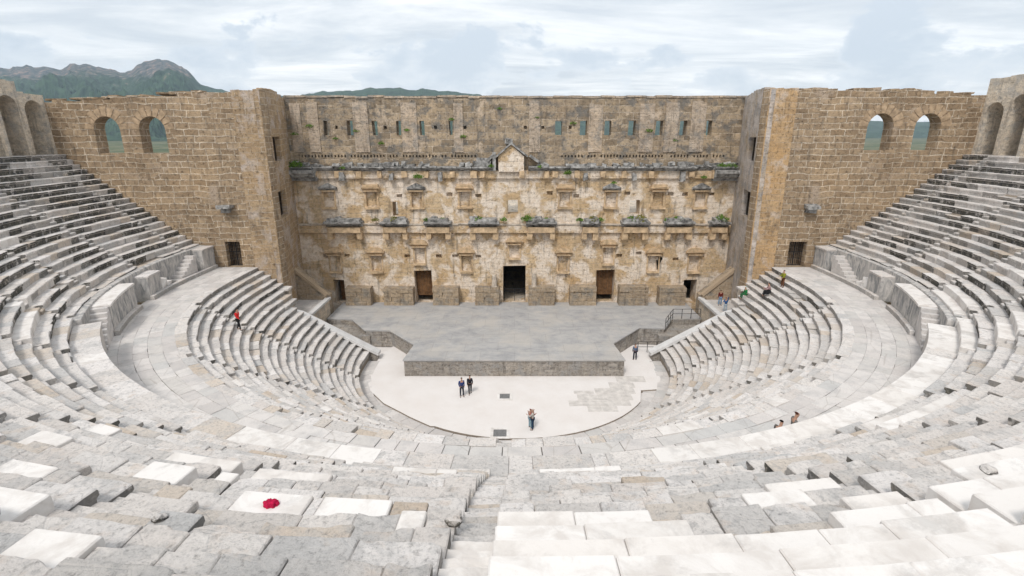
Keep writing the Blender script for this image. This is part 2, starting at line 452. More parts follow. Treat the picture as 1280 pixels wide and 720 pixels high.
LOWN = 20
def LR(k): return 13.9 + .585 * k
def LZ(k): return .5 + .3975 * (k + 1)
def UR(k): return 29.7 + .67 * k
def UZ(k): return 10.3 + .44 * k
L_ST = [-74.5, -49.5, -25.5, -1., 21.5, 48.5, 74.5]
U_ST = [-94.5, -82, -70, -58, -46.3, -35, -23, -9.9, -.85, 9.8, 22, 33.5, 46.5, 58, 70, 82, 94.5]

def inwhite(whites, k, a):
    for (kk, w0, w1) in whites:
        if kk == k and w0 <= a <= w1: return True
    return False


def ordinal(i): return ['first', 'second', 'third', 'fourth', 'fifth', 'sixth', 'seventh', 'eighth', 'ninth'][i]
def place_word(i, n):
    c = n // 2
    if n % 2 and i == c: return 'the middle one of all'
    return (ordinal(i) + ' from the left end') if i < c or (n % 2 == 0 and i < c) else (ordinal(n - 1 - i) + ' from the right end')
def build_bank(which, rows, stairs, whites, RF, ZF, aend, grime_shade_f, tread, lab, grp):
    bounds = [-200] + list(stairs) + [200]
    nw = len(bounds) - 1; ws = .31
    for wi in range(nw):
        am = (max(bounds[wi], -99.5) + min(bounds[wi + 1], 99.5)) / 2
        root = tag(empty('seating_wedge', (0, 0, 0)), lab % place_word(wi, nw), 'seating', grp)
        for k in rows:
            mb = MB(); r0 = RF(k); z1 = ZF(k); z0 = ZF(k - 1) - .05 if k > rows[0] else ZF(k) - .5
            r1 = r0 + tread + .08; ae = aend(k); h = ws / (r0 * math.pi / 180)
            s0 = max(-ae, bounds[wi] + h) if bounds[wi] > -ae + 1 else -ae
            s1 = min(ae, bounds[wi + 1] - h) if bounds[wi + 1] < ae - 1 else ae
            if s1 - s0 < .4: continue
            xs = sorted(set([x for w in whites if w[0] == k for x in w[1:] if s0 + .3 < x < s1 - .3]))
            marks = [s0] + xs + [s1]
            for q in range(len(marks) - 1):
                m0, m1 = marks[q], marks[q + 1]
                if m1 - m0 < .05: continue
                wh = inwhite(whites, k, (m0 + m1) / 2)
                a = m0; deg = math.pi / 180 * r0; wb = MB()
                while a < m1 - .03:
                    L = (random.uniform(.75, 1.9) if abs(a) > 30 or k < 9 else random.uniform(.5, 1.35)) if not wh else random.uniform(.9, 1.9)
                    b = a + L / deg
                    if m1 - b < .5 / deg: b = m1
                    b = min(b, m1)
                    if wh:
                        gap = random.uniform(.002, .006) / deg
                        block(wb, r0, r1, z0, z1, a + gap, b - gap, random.random(), 0., seat=False, rough=.002, dz=.045 + random.uniform(-.008, .008), dr=random.uniform(-.03, .02), chip=.004)
                    else:
                        x, y = P(r0, (a + b) / 2); g = grime_shade_f(k, (a + b) / 2)
                        near = math.hypot(x - CAM.x, y - CAM.y) < 16
                        gap = random.uniform(.001, .008 if near else .014) / deg
                        dz = random.gauss(0, .014); tint = random.random() ** (1.2 if near else 1.)
                        if random.random() < (.08 if near else .03): dz -= random.uniform(.06, .2); tint = random.uniform(.88, 1)
                        dr = random.gauss(0, .026)
                        if random.random() < .05: dr += random.uniform(.05, .14)
                        block(mb, r0, r1, z0, z1, a + gap, b - gap, tint, g, True, rough=.022, dz=dz, dr=dr, chip=.06 if near else .035, endg=(random.uniform(.35, 1) if a <= s0 + .01 or random.random() < .15 else 0, random.uniform(.35, 1) if b >= s1 - .01 or random.random() < .15 else 0))
                    a = b
                if wh and mb.F: mb.build('seat_row', M['seat'], root); mb = MB()
                if wh and wb.F:
                    o = wb.build('marble_slab', M['marble'], root); o['label'] = 'bright new white marble repair slabs'
            if mb.F: mb.build('seat_row', M['seat'], root)
    n = len(stairs)
    for i, s in enumerate(stairs):
        root = tag(empty('stairway', (0, 0, 0)), ('narrow worn stone stair through the %s seats, ' % which) + place_word(i, n), 'stairs', 'stairs through the %s seats' % which)
        for k in rows:
            if abs(s) > aend(k) - 1: continue
            mb = MB()
            r0 = RF(k); h = (ws + .02) / (r0 * math.pi / 180); zb = ZF(k) - .44
            block(mb, r0 - .02, r0 + tread * .5 + .02, zb - .1, ZF(k) - .24, s - h, s + h, random.random(), .5, False, rough=.02, chip=.03)
            block(mb, r0 + tread * .5, r0 + tread + .06, zb - .1, ZF(k) - .02, s - h, s + h, random.random(), .5, False, rough=.02, chip=.03)
            mb.build('step', M['marble'] if (which == 'upper' and i == n // 2 and k in (14, 15, 17, 18)) else M['seat'], root)

# lower bank --------------------------------------------------------
aendL = lambda k: 93.6 if k < 12 else (97. if k < 15 else 99.5)
def grL(k, a):
    n = noise.noise(Vector((k * .9, a * .11, 3.)))
    return max(0., min(1., .42 + n * .8 + (.2 if abs(a) > 45 else 0)))  # base amount also darkens the risers, as painted shade below the lips
whL = [(19, 14.5, 19.), (19, 29, 31.5), (17, -41, -38.5), (13, 26, 30), (7, -31.5, -27.5), (10, -36, -34)]
build_bank('lower', range(0, LOWN), L_ST, whL, LR, LZ, aendL, grL, .585, 'lower wedge of curved stone seats below the middle walkway, %s', 'lower seating wedges')
prof = [(13.98, -.3)]
for k in range(LOWN): prof += [(LR(k) + .12, LZ(k) - .5)]
prof += [(25.9, 8.2), (29.4, 8.2)]
prof_hi = [p for p in prof if p[0] > 22.7]
structure(sweep('hillside', prof, -93.4, 93.4, M['core']))
for sg in (-1, 1): structure(sweep('hillside', [(22.7, 0)] + prof_hi, sg * 93.4, sg * 99.5, M['core']))

# diazoma paving -----------------------------------------------------
def rings(root_name, radii, z, aend, mat, Lr=(.8, 1.8), th=.12, jit=.008, a_start=None):
    mb = MB()
    for i in range(len(radii) - 1):
        r0, r1 = radii[i], radii[i + 1]; deg = math.pi / 180 * r0
        a = -aend if a_start is None else a_start
        while a < aend:
            b = a + random.uniform(*Lr) / deg
            if aend - b < .4 / deg: b = aend
            b = min(b, aend); g = random.uniform(.006, .02) / deg
            block(mb, r0 + .003, r1 - .002, z - th, z + random.uniform(-jit, jit), a + g, b - g, random.random(), .3, False, rough=.010, chip=.02)
            a = b
    return mb.build(root_name, mat)
dz_ = rings('walkway', [25.62, 26.35, 27.1, 27.85, 28.55, 29.3], 8.45, 99.5, M['paving']); structure(dz_)

# podium wall between the banks --------------------------------------
pod = tag(empty('podium_wall'), 'streaked marble podium wall with small stairs behind the curved middle walkway', 'wall')
def curved_wall(parent, r0, r1, z0, z1, a0, a1, mat, L=(1.2, 2.2), tint=(0, 1), cap=None, name='wall_panel', capmat=None, rough=.015):
    mb = MB(); deg = math.pi / 180 * r0; a = a0
    while a < a1 - .02:
        b = min(a1, a + random.uniform(*L) / deg)
        if a1 - b < .5 / deg: b = a1
        block(mb, r0, r1, z0, z1, a + .01, b - .01, random.uniform(*tint), .4, False, rough=rough, chip=.02)
        a = b
    mb.build(name, mat, parent)
    if cap:
        mb = MB(); a = a0
        while a < a1 - .02:
            b = min(a1, a + random.uniform(1.3, 2.4) / deg)
            if a1 - b < .5 / deg: b = a1
            block(mb, r0 - .07, r1 + .02, z1, z1 + cap, a + .008, b - .008, random.random(), .2, False, rough=.004 if capmat is M['marble'] else .02, chip=.006)
            a = b
        mb.build('coping', capmat or M['seat'], parent)
# recessed back wall
curved_wall(pod, 29.95, 30.5, 8.35, 10.62, -99.5, -57, M['veined'], tint=(0, .5))
curved_wall(pod, 29.95, 30.5, 8.35, 10.62, 57, 99.5, M['veined'], tint=(0, .5))
# projecting platform, centre part with white coping in stretches
for (a0, a1, cm, tn) in [(-57, -46, M['seat'], (0, 1)), (-46, -43.5, M['marble'], (.5, 1)), (-43.5, -20.5, M['seat'], (0, 1)), (-20.5, -9.2, M['marble'], (0, 1)), (-9.2, -7.2, M['seat'], (0, 1)),
                         (-7.2, 1.2, M['seat'], (0, 1)), (1.2, 6.2, M['seat'], (0, 1)), (6.2, 9.5, M['seat'], (0, 1)), (9.5, 45.5, M['marble'], (0, 1)), (45.5, 47.5, M['seat'], (0, 1)), (47.5, 56.5, M['marble'], (.3, 1))]:
    curved_wall(pod, 29.1, 30.36, 8.35, 10.2, a0, a1, M['veined'], tint=(.2, 1), cap=.13, capmat=cm)
for sg in (-1, 1):
    for (a0, a1, zt, cm) in [(63, 73.8, 10.35, M['marble']), (78.5, 82.5, 10.2, M['seat']), (95.5, 99.4, 10.45, M['seat'])]:
        b0, b1 = (a0, a1) if sg > 0 else (-a1, -a0)
        curved_wall(pod, 29.0, 29.97, 8.35, zt, b0, b1, M['veined'], tint=(.0, .45), cap=.14, capmat=cm)
    # base ledge
    for (a0, a1) in [(62.5, 74.), (78.3, 99.)]:
        b0, b1 = (a0, a1) if sg > 0 else (-a1, -a0)
        curved_wall(pod, 28.72, 29.02, 8.35, 8.78, b0, b1, M['seat'], name='base_ledge')
    # stair running up along the wall
    for (s0, s1, n, zt) in [(57.2, 63., 8, 10.4), (88., 93.5, 7, 10.3)]:
        mb = MB()
        for i in range(n):
            a0 = s0 + (s1 - s0) * i / n; a1 = s0 + (s1 - s0) * (i + 1) / n
            b0, b1 = (a0, a1) if sg > 0 else (-a1, -a0)
            block(mb, 29.05, 29.95, 8.35, 8.45 + (zt - 8.45) * (i + 1) / n, b0 + .02, b1 - .02, random.uniform(.2, .65), .3, False, rough=.006, chip=.012)
        mb.build('steps', M['paving'], pod)
    # broken pale wedge blocks left standing against the wall
    mb = MB()
    a0 = 83.4 * sg
    for q, (da, hh, L) in enumerate([(0, .55, .8), (1.7, .3, .7)]):
        x, y = P(29.45, a0 + da * sg)
        mb.box((x, y, 8.45 + hh), (.7, L, hh * 2), R_(4), .12, .5)
    mb.build('broken_block', M['marble'], pod)

# upper bank --------------------------------------------------------
aendU = lambda k: 99.5
def grU(k, a):
    n = noise.noise(Vector((k * 1.3, a * .16, 8.)))
    side = min(1., max(0., (abs(a) - 25) / 30))
    if a < 0: return max(0., min(1., .1 + n * .6 + side * (.72 + n * 2.6)))
    return max(0., min(1., .2 + n * .6 + side * (.5 + n * 1.5)))  # riser darkness here is lichen together with painted lip shade
whU = [(16, -8.2, -6.9), (14, -12., -10.5), (12, -14.6, -12.9), (9, -18.8, -17.1), (10, -12., -10.5), (8, -13.4, -10.6), (12, -7.1, -5.2), (12, -4.9, -3.1), (9, -8.9, -6.2), (10, -9.5, -8.8), (4, -6., -2.8), (2, 1.4, 6.), (13, -2.6, -2.),
       (6, -21, -19.5), (17, -14, -12.6), (18, -11.9, -10.4),
       (13, -.4, 3.1), (14, -.4, 3.6), (15, -.4, 9.3), (16, -.4, 9.3), (17, -.4, 9.3), (18, -.4, 9.3), (19, -.4, 9.3), (20, -.4, 9.3), (14, 6.7, 9.3), (13, 7.8, 9.3), (11, 7.2, 9.3), (12, 5.9, 7.6),
       (12, 12.3, 15.8), (11, 13.2, 17.), (13, 10.3, 14), (14, 10.3, 16), (15, 10.3, 17), (16, 10.3, 18), (17, 10.3, 18), (18, 10.3, 19), (19, 10.3, 20), (20, 10.3, 20),
       (3, 22.4, 30.5), (2, 23., 26.), (1, 16, 20), (5, 36, 41), (4, 48, 54), (1, 47, 57.4), (1, 59, 69), (2, 60, 69), (3, 47, 52), (3, -56, -47), (7, 34, 39),
       (4, -60, -56), (6, 62, 66), (9, -74, -70.5), (13, -64, -60), (12, 72, 76), (16, -80, -76), (17, 62, 68), (18, -68, -63), (19, 80, 86)]
build_bank('upper', range(1, 21), U_ST, whU, UR, UZ, aendU, grU, .67, 'upper wedge of stone seats above the middle walkway, %s', 'upper seating wedges')
prof = [(30.1, 8.5)]
for k in range(1, 21): prof += [(UR(k) + .12, UZ(k) - .5)]
prof += [(43.75, 18.95), (48.6, 18.95)]
structure(sweep('hillside', prof, -99.5, 99.5, M['core'], da=2.))
gf = rings('gallery_floor', [43.78, 44.9, 46.1, 47.3, 48.6], 19.1, 99.5, M['paving'], Lr=(1.2, 2.4)); structure(gf)

# gallery arcades -----------------------------------------------------
def arcade(sg, label):
    root = tag(empty('gallery_arcade', (sg * 43, 2, 19.1)), label, 'arcade', 'arcades on the top gallery')
    root.location = (0, 0, 0)
    ztop = 25.15 if sg < 0 else 25.6
    # bays given by their centre in "plan degrees" ; 0.5 m per degree on the straight
    bays = [97.2, 92.0]
    a = 88.
    while a > 60: bays.append(a); a -= 3.75
    edges = [99.6] + [(bays[i] + bays[i + 1]) / 2 for i in range(len(bays) - 1)] + [bays[-1] - 1.9]
    for i in range(len(bays)):
        ea, eb = edges[i], edges[i + 1]
        p0 = Vector((*P(43.95, sg * ea), 0)); p1 = Vector((*P(43.95, sg * eb), 0))
        L = (p1 - p0).length; ax = (p1 - p0) / L
        nrm = Vector((sg * abs(ax.y), -ax.x * (1 if sg > 0 else -1) * (1 if ax.y < 0 else -1), 0))
        nrm = Vector((-ax.y, ax.x, 0))
        mid = (p0 + p1) / 2
        if nrm.dot(mid) < 0: nrm = -nrm
        fn = lambda u, v, d: tuple(p0 + ax * u + nrm * (d + (v - 19.05) * .02) + Vector((0, 0, v)))
        zt = ztop + random.uniform(-.1, .1) - (.9 if i == 0 and sg < 0 else 0)
        w = L - .62
        sp = 23.2 + random.uniform(-.1, .1) - (.5 if i == 0 else 0)
        outline = [(0, 19.05), (.42, 19.05)] 
        pts = [(L / 2 + w / 2 * math.cos(math.pi * q / 10), sp + w / 2 * math.sin(math.pi * q / 10)) for q in range(11)][::-1]
        outline += [(L / 2 - w / 2, 19.05)] + pts + [(L / 2 + w / 2, 19.05), (L, 19.05)] + ragged(0, L, lambda u: zt, .7, .12)
        outline = [outline[0]] + outline[2:]
        plate('arch_bay', outline, [], fn, 1.9, M['gallery'], root, uo=i * 3.3)
    a0, a1 = sorted((sg * 99.6, sg * edges[-1]))
    sweep('rear_wall', [(47.9, 19.0), (47.9, ztop - .3), (48.7, ztop - .3), (48.7, 15.)], a0, a1, M['gallery'], root, close=True)
    sweep('vault', [(45.8, 24.0), (47.95, 24.0), (47.95, 24.5), (45.8, 24.5)], a0, a1, M['gallery'], root, close=True)
    return root
arcade(-1, 'left pale rubble arcade of tall round arches above the upper seats')
arcade(1, 'right grey rubble arcade of tall round arches above the upper seats')

# ------------------------------------------------------------------ orchestra
def disk(name, R, cx, cy, z0, z1, a0, a1, mat, n=72, inner=0., parent=None, topm=None):
    V = []; F = []
    for i in range(n + 1):
        a = R_(a0 + (a1 - a0) * i / n)
        x, y = math.sin(a), -math.cos(a)
        V += [(cx + R * x, cy + R * y, z0), (cx + R * x, cy + R * y, z1), (cx + inner * x, cy + inner * y, z1), (cx + inner * x, cy + inner * y, z0)]
    for i in range(n):
        b = 4 * i
        F += [(b, b + 4, b + 5, b + 1), (b + 1, b + 5, b + 6, b + 2)]
        if inner: F.append((b + 2, b + 6, b + 7, b + 3))
    o = mesh_obj(name, V, F, mat, parent, None, [.5] * len(F), [0.] * len(F), [[(0, 0)] * 4] * len(F))
    return o
# base paving under everything inside the seats
V = [(-27, -15, -.26), (27, -15, -.26), (27, 15, -.26), (-27, 15, -.26)]
structure(mesh_obj('orchestra_paving', V, [(0, 1, 2, 3)], M['floor'], tint=[.5], grime=[0]))
mb = MB()
for i, (r0, r1) in enumerate([(11.85, 12.9), (12.9, 14.1)]):
    a = -150.
    deg = math.pi / 180 * r0; a = -93.
    while a < 93:
        b = min(93, a + random.uniform(.8, 1.6) / deg)
        block(mb, r0, r1, -.25, -.12 + i * .12 + random.uniform(-.006, .006), a + .08, b - .08, random.random(), .2, False, rough=.01, chip=.015)
        a = b
structure(mb.build('orchestra_ring_paving', M['paving']))
# raised swept floor (rim seen from the seats)
rim = [(-6.25, -10.3)]
for i in range(25):
    a = R_(-31.5 + (59 + 31.5) * i / 24)
    rim.append((.2 + 11.75 * math.sin(a), -.75 - 11.2 * math.cos(a)))
rim += [(10.75, -4.6), (12.2, -4.4), (13.0, -2.4), (13.3, 3.), (12.2, 5.6), (-12.2, 5.6), (-13.2, 3.2), (-13.1, -2.5), (-12.2, -4.7), (-10.6, -6.8), (-8., -9.)]
fnf = lambda u, v, d: (u, v, -d)
of = plate('orchestra_floor', rim, [], fnf, .24, [M['floor'], M['core']], back=False)
for pl_ in of.data.polygons:
    if abs(pl_.normal.z) < .5: pl_.material_index = 1
structure(of)
# grey older paving patch near the right hand seats
mb = MB()
for (x0, x1, y0, y1) in [(4.4, 7.6, -7.3, -6.4), (5.8, 8.2, -8.2, -7.3), (7.6, 9.4, -7.25, -6.2), (5.2, 9.8, -6.35, -5.3), (6.8, 10.2, -5.25, -4.2), (5.0, 6.7, -5.2, -4.7), (8.2, 10.4, -4.15, -3.1), (9.0, 11.6, -3.05, -1.9)]:
    x = x0
    while x < x1 - .05:
        xx = min(x1, x + random.uniform(.7, 1.3))
        mb.box(((x + xx) / 2, (y0 + y1) / 2, 0), (xx - x - .03, y1 - y0 - .03, .03), 0, .01, random.random())
        x = xx
structure(mb.build('old_floor_slabs', M['oldfloor']))
def drain(x, y, sc, label):
    r = tag(empty('drain_cover', (x, y, 0)), label, 'drain cover', 'drain covers in the orchestra floor')
    mb = MB()
    w = .62 * sc
    for (cx, cy, dx, dy) in [(0, w, 2 * w + .22, .22), (0, -w, 2 * w + .22, .22), (w, 0, .22, 2 * w - .22), (-w, 0, .22, 2 * w - .22)]:
        mb.box((cx, cy, .02), (dx, dy, .05), 0, 0)
    mb.build('frame', M['marble'], r)
    mb = MB(); mb.box((0, 0, .005), (2 * w - .2, 2 * w - .2, .012)); mb.build('pit', M['iron'], r)  # flat dark plate standing in for the shaded hollow below the grating
    mb = MB(); n = 9
    for i in range(n):
        q = -w + .16 + (2 * w - .32) * i / (n - 1)
        mb.box((q, 0, .022), (.05, 2 * w - .22, .02)); mb.box((0, q, .022), (2 * w - .22, .05, .02))
    mb.build('grating', plain_grate, r)
plain_grate = plain('galvanised_grating', (.30, .30, .30), rough=.6)
drain(-.8, -5.7, .85, 'small square grey drain grating with white frame nearer the stage')
drain(-1.05, -11.3, .95, 'larger square grey drain grating with white frame at the orchestra rim')

def slab(mb, x0, z0, x1, z1, y0, y1, th, tint=.5):
    n = Vector((-(z1 - z0), x1 - x0)).normalized() * th
    Q = [(x0, z0), (x1, z1), (x1 + n.x, z1 + n.y), (x0 + n.x, z0 + n.y)]
    V = [(x, y0, z) for x, z in Q] + [(x, y1, z) for x, z in Q]
    mb.add(V, [(0, 1, 2, 3), (7, 6, 5, 4), (0, 4, 5, 1), (1, 5, 6, 2), (2, 6, 7, 3), (3, 7, 4, 0)], tint)
# lower bank end walls with sloping coping ----------------------------
def end_wall(sg):
    root = tag(empty('parapet_wall', (0, 0, 0)), ('left' if sg < 0 else 'right') + ' parapet wall with smooth sloping pale coping ending the lower seats beside the stage', 'wall', 'parapets beside the stage')
    fn = lambda u, v, d: (sg * u, 1.78 + d, v)
    plate('wall', [(13.2, -.25), (20.55, -.25), (20.55, 4.35), (13.2, .45)], [], fn, .6, M['front'], root)
    V = []
    pts = [(13.05, .45), (20.1, 4.42), (20.9, 4.6)]
    mb = MB()
    for i in range(2):
        (u0, v0), (u1, v1) = pts[i], pts[i + 1]
        y0, y1 = 1.55, 2.5
        Vv = [(sg * u0, y0, v0), (sg * u1, y0, v1), (sg * u1, y1, v1), (sg * u0, y1, v0)]
        Vt = [(x, y, z + .28) for x, y, z in Vv]
        mb.add(Vv + Vt, [(3, 2, 1, 0), (4, 5, 6, 7), (0, 1, 5, 4), (1, 2, 6, 5), (2, 3, 7, 6), (3, 0, 4, 7)])
    mb.build('coping', M['coping'], root)
    # terrace above the side entrance
    t = tag(empty('terrace_block', (0, 0, 0)), ('left' if sg < 0 else 'right') + ' pale stone terrace over the side passage between seats and stage', 'terrace', 'terraces over the side passages')
    mb = MB()
    mb.box((sg * 23.0, 6.3, 1.45), (4.9, 8.7, 3.5)); mb.build('body', M['gallery'], t)
    mb = MB()
    for i in range(5):
        for j in range(8):
            mb.box((sg * (21.0 + .98 * i), 2.9 + 1.03 * j, 3.27 + random.uniform(-.01, .01)), (.96, 1.01, .14), 0, .008, random.random())
    mb.build('paving', M['paving'], t)
    mb = MB(); mb.box((sg * 20.6, 7.2, 3.42), (.5, 7.0, .26), 0, .01); mb.build('edge_coping', M['coping'], t)
    # pier at the end of the upper rows
    p = tag(empty('stone_pier', (sg * 22.35, 4.35, 3.3)), ('left' if sg < 0 else 'right') + ' pale upright stone pier at the cut end of the lower seat rows', 'pier', 'piers by the seats')
    mb = MB(); mb.box((0, 0, 1.5), (.7, .7, 3.0), 0, .03, .6); mb.build('shaft', M['pale'], p)
    mb = MB(); mb.box((0, -.1, 3.1), (.9, 1.2, .2), 0, .03, .6); mb.build('cap', M['seat'], p)
    # flight wall descending along the tower to the stage
    w = tag(empty('stair_wall', (0, 0, 0)), ('left' if sg < 0 else 'right') + ' sloping rubble stair wall descending from the tower foot to the stage', 'wall', 'sloping walls at the tower feet')
    fn = lambda u, v, d: (sg * (26 - u), 10.3 + d, v)
    plate('wall', [(0, 0), (5.3, 0), (5.3, 3.6), (3.8, 4.9), (.6, 7.9), (0, 8.4)], [], fn, 1.8, M['pedestal'], w)
    mb = MB()
    slab(mb, sg * 26., 8.35, sg * 20.75, 3.75, 10.15, 10.75, .3 * (-1 if sg > 0 else 1))
    mb.build('coping', M['pedestal'], w)
end_wall(-1); end_wall(1)

# ------------------------------------------------------------------ stage
st = tag(empty('stage'), 'broad low grey stage platform with rubble stone front before the tall wall', 'stage')
so = [(-9.95, -1.95), (9.9, -1.95), (9.5, 1.9), (13.0, 6.2), (15.6, 6.0), (17.2, 9.0), (20.4, 9.1), (20.4, 14.8), (-20.4, 14.8), (-20.4, 9.0), (-17.6, 8.7), (-15.4, 5.5), (-12.8, 5.4), (-9.6, 1.6)]
plate('platform', so, [], lambda u, v, d: (u, v, 1.6 - d), .12, M['stage'], st)
n = len(so); V = []; F = []; U = []; s = 0
ctr = Vector((0, 6, 0))
for i in range(n):
    a = Vector((*so[i], 0)); b = Vector((*so[(i + 1) % n], 0))
    if i == 7: continue
    ins = lambda p: p + (ctr - p).normalized() * .12
    a, b = ins(a), ins(b)
    L = (b - a).length; q = len(V)
    V += [(a.x, a.y, -.2), (b.x, b.y, -.2), (b.x, b.y, 1.5), (a.x, a.y, 1.5)]; F.append((q, q + 1, q + 2, q + 3))
    U.append([(s, -.2), (s + L, -.2), (s + L, 1.5), (s, 1.5)]); s += L
mesh_obj('front_wall', V, F, M['front'], st, None, [.5] * len(F), [0.] * len(F), U)
# low side platforms of the old stage
for sg in (-1, 1):
    mb = MB(); mb.box((sg * 17.4, 6.9, .4), (5.2, 3.4, 1.3), 0, .02)
    mb.build('side_platform', M['front'], st)

# ------------------------------------------------------------------ stage building
sb = tag(empty('stage_building'), 'huge golden brown ruined Roman stage wall with doors, niches and weedy cornices', 'stage wall')
YW = 14.8
fw = lambda u, v, d: (u, YW + d, v)
doors = [(-21.32, 1.5, -20.1, 4.35), (-11.75, 1.5, -9.7, 5.5), (-1.33, 1.5, 1.35, 6.1), (9.66, 1.5, 11.8, 5.6), (20., 1.5, 21.5, 4.35)]
holes = [(rect(*d, .06), None) for d in doors]
holes += [(rect(-13.83, 11.95, -13.2, 13.54, .05), None), (rect(-.72, 12.1, .36, 13.72, .05), None), (rect(13.1, 12.1, 14.2, 13.72, .05), None)]
for x, z in [(-12.95, 14.2), (-7.3, 14.4), (-4.1, 14.2), (4.0, 14.5), (7.0, 14.2), (12.7, 14.5), (17.6, 14.4), (19.2, 14.4), (22.2, 14.4)]:
    holes.append((rect(x - .33, z - .2, x + .33, z + .18, .05), .5))
for x, z in [(-21.9, 7.25), (-19.5, 7.3), (-12.5, 7.25), (-8.8, 7.25), (-6.9, 7.25), (-4.2, 7.25), (12.2, 7.3), (14.45, 7.6), (16.9, 6.95), (18.8, 6.9)]:
    holes.append((rect(x - .33, z - .2, x + .33, z + .18, .05), .5))
NX = [-20.9, -16.1, -11.0, -5.6, 5.7, 10.9, 16.2, 20.95]
for x in NX:
    holes.append((rect(x - .58, 12.95, x + .58, 14.8, .04), .28))
for x in NX[:2] + [-10.95] + NX[3:5] + [10.9] + NX[6:]:
    z0 = 6.4 if abs(x) in (10.95, 10.9) else 5.45
    holes.append((rect(x - .55, z0, x + .55, 7.45 if z0 < 6 else 8.4, .04), .28))
holes.append((rect(-.45, 7.1, .45, 8.7, .04), .25))
plate('lower_wall', [(-24.95, -.3), (24.95, -.3), (24.95, 17.0), (-24.95, 17.0)], holes, fw, 1.9, M['stage_low'], sb)
holes = []
for (x0, x1) in [(-20.82, -20.44), (-18.22, -17.7), (-15.5, -15.), (-12.9, -12.4), (-10.3, -9.86), (-7.1, -6.8), (4.5, 5.14), (7.2, 7.85), (9.87, 10.55), (12.47, 13.15), (15.45, 16.15), (18.05, 18.75), (20.95, 21.55)]:
    holes.append((rect(x0 - .03, 20.75, x1 + .05, 22.25, .05), None))
for x in [-22.4, -19.4, -14.1, -11.6, -8.6, -5.4, 1.2, 3.1, 6.1, 14.1, 17.2, 19.8]:
    holes.append((rect(x - .16, 21.4, x + .16, 21.75, .04), .5))
x = -23.6
while x < 23.4:
    if not (-4.2 < x < 5.):
        if random.random() < .9: holes.append((rect(x, 18.38, x + .17, 18.66 + random.uniform(-.04, .04), .015), .4))
    x += .36 + random.uniform(-.02, .02)
vf = lambda u: 24.68 + .06 * math.sin(u * .4) + (.12 if u < -20 else 0)
plate('upper_wall', [(-24.9, 17.0), (24.9, 17.0)] + ragged(-24.9, 24.9, vf, 2.6, .07), holes, lambda u, v, d: (u, YW + .25 + d, v), 1.3, M['stage_up'], sb)
# pilaster strips
for (x0, x1) in [(-24.3, -23.2), (-22.5, -21.3), (-17.5, -15.9), (-12.3, -10.6), (-6.6, -5.6), (1.6, 2.8), (8.1, 9.6), (13.6, 15.2), (16.4, 17.85), (19.2, 20.75)]:
    z1 = random.uniform(24., 24.4)
    fnp = lambda u, v, d: (u, YW + .13 + d, v)
    plate('pilaster', [(x0, 18.95), (x1, 18.95)] + ragged(x0, x1, lambda u: z1, .5, .12), [], fnp, .14, M['pilaster'], sb, back=False)
mb = MB(); x = -24.8
while x < 24.7:
    L = random.uniform(1., 2.4); mb.box((x + L / 2, YW + .9, 24.72 + random.uniform(-.05, .05)), (L - .04, 1.5, .2), 0, .03, random.random()); x += L
mb.build('wall_capping', M['pilaster'], sb)

# upper cornice: frieze, brackets, broken grey cornice slabs, rubble
def cornice_prof(y, z, d, h):
    return [(y, z), (y, z + h), (y - d, z + h), (y - d, z + h * .72), (y - d * .86, z + h * .6), (y - d * .8, z + h * .42), (y - d * .45, z + h * .28), (y - d * .38, z)]
uc = mb = MB(); x = -24.6
while x < 24.4:
    L = random.uniform(1.4, 2.6); x1 = min(24.5, x + L)
    if not (-2.4 < (x + x1) / 2 < 1.7):
        d = random.uniform(.75, 1.15); z = 16.95 + random.uniform(-.05, .03)
        if random.random() < .12: d *= .5
        V, F = extrude_profile(cornice_prof(YW + .05, z, d, .5), x + .02, x1 - .02, .03, 3)
        mb.add(V, F, random.random())
    x = x1
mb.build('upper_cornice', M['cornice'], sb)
mb = MB(); mb.box((0, YW - .12, 16.55), (49.2, .34, .82)); mb.build('upper_frieze', M['stage_low'], sb)
V, F = [], []
for x in NX + [-2.2, 2.2]:
    for dx in (-1.25, 1.25):
        if abs(x + dx) < 24 and random.random() < .8:
            mb = MB(); mb.box((x + dx + random.uniform(-.15, .15), YW - .42, 16.6), (random.uniform(.4, .65), .55, random.uniform(.55, .85)), 0, .07, random.random()); mb.build('bracket', M['trim'], sb)
for (x0, x1) in [(-24.8, -21.9), (22., 24.75)]:
    mb = MB(); V, F = extrude_profile(cornice_prof(YW, 15.9, 1.7, 1.2), x0, x1, .03, 4); mb.add(V, F); mb.build('corner_entablature', M['cornice'], sb)
for i in range(72):
    mb = MB()
    x = random.uniform(-24.2, 24.2)
    if -2.6 < x < 2: continue
    w = random.uniform(.3, 1.3); h = random.uniform(.15, .5)
    mb.box((x, YW - random.uniform(.1, .55), 17.45 + h / 2), (w, random.uniform(.3, .7), h), random.uniform(-.3, .3), .1, random.random(), tilt=(random.uniform(-.2, .2), 0))
    mb.build('broken_cornice_stone', M['cornice'], sb)
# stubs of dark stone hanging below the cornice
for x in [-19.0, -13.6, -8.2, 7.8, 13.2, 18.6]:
    mb = MB(); mb.box((x, YW - .5, 16.35), (.45, .6, random.uniform(.6, 1.2)), 0, .1); mb.build('hanging_stone', M['cornice'], sb)

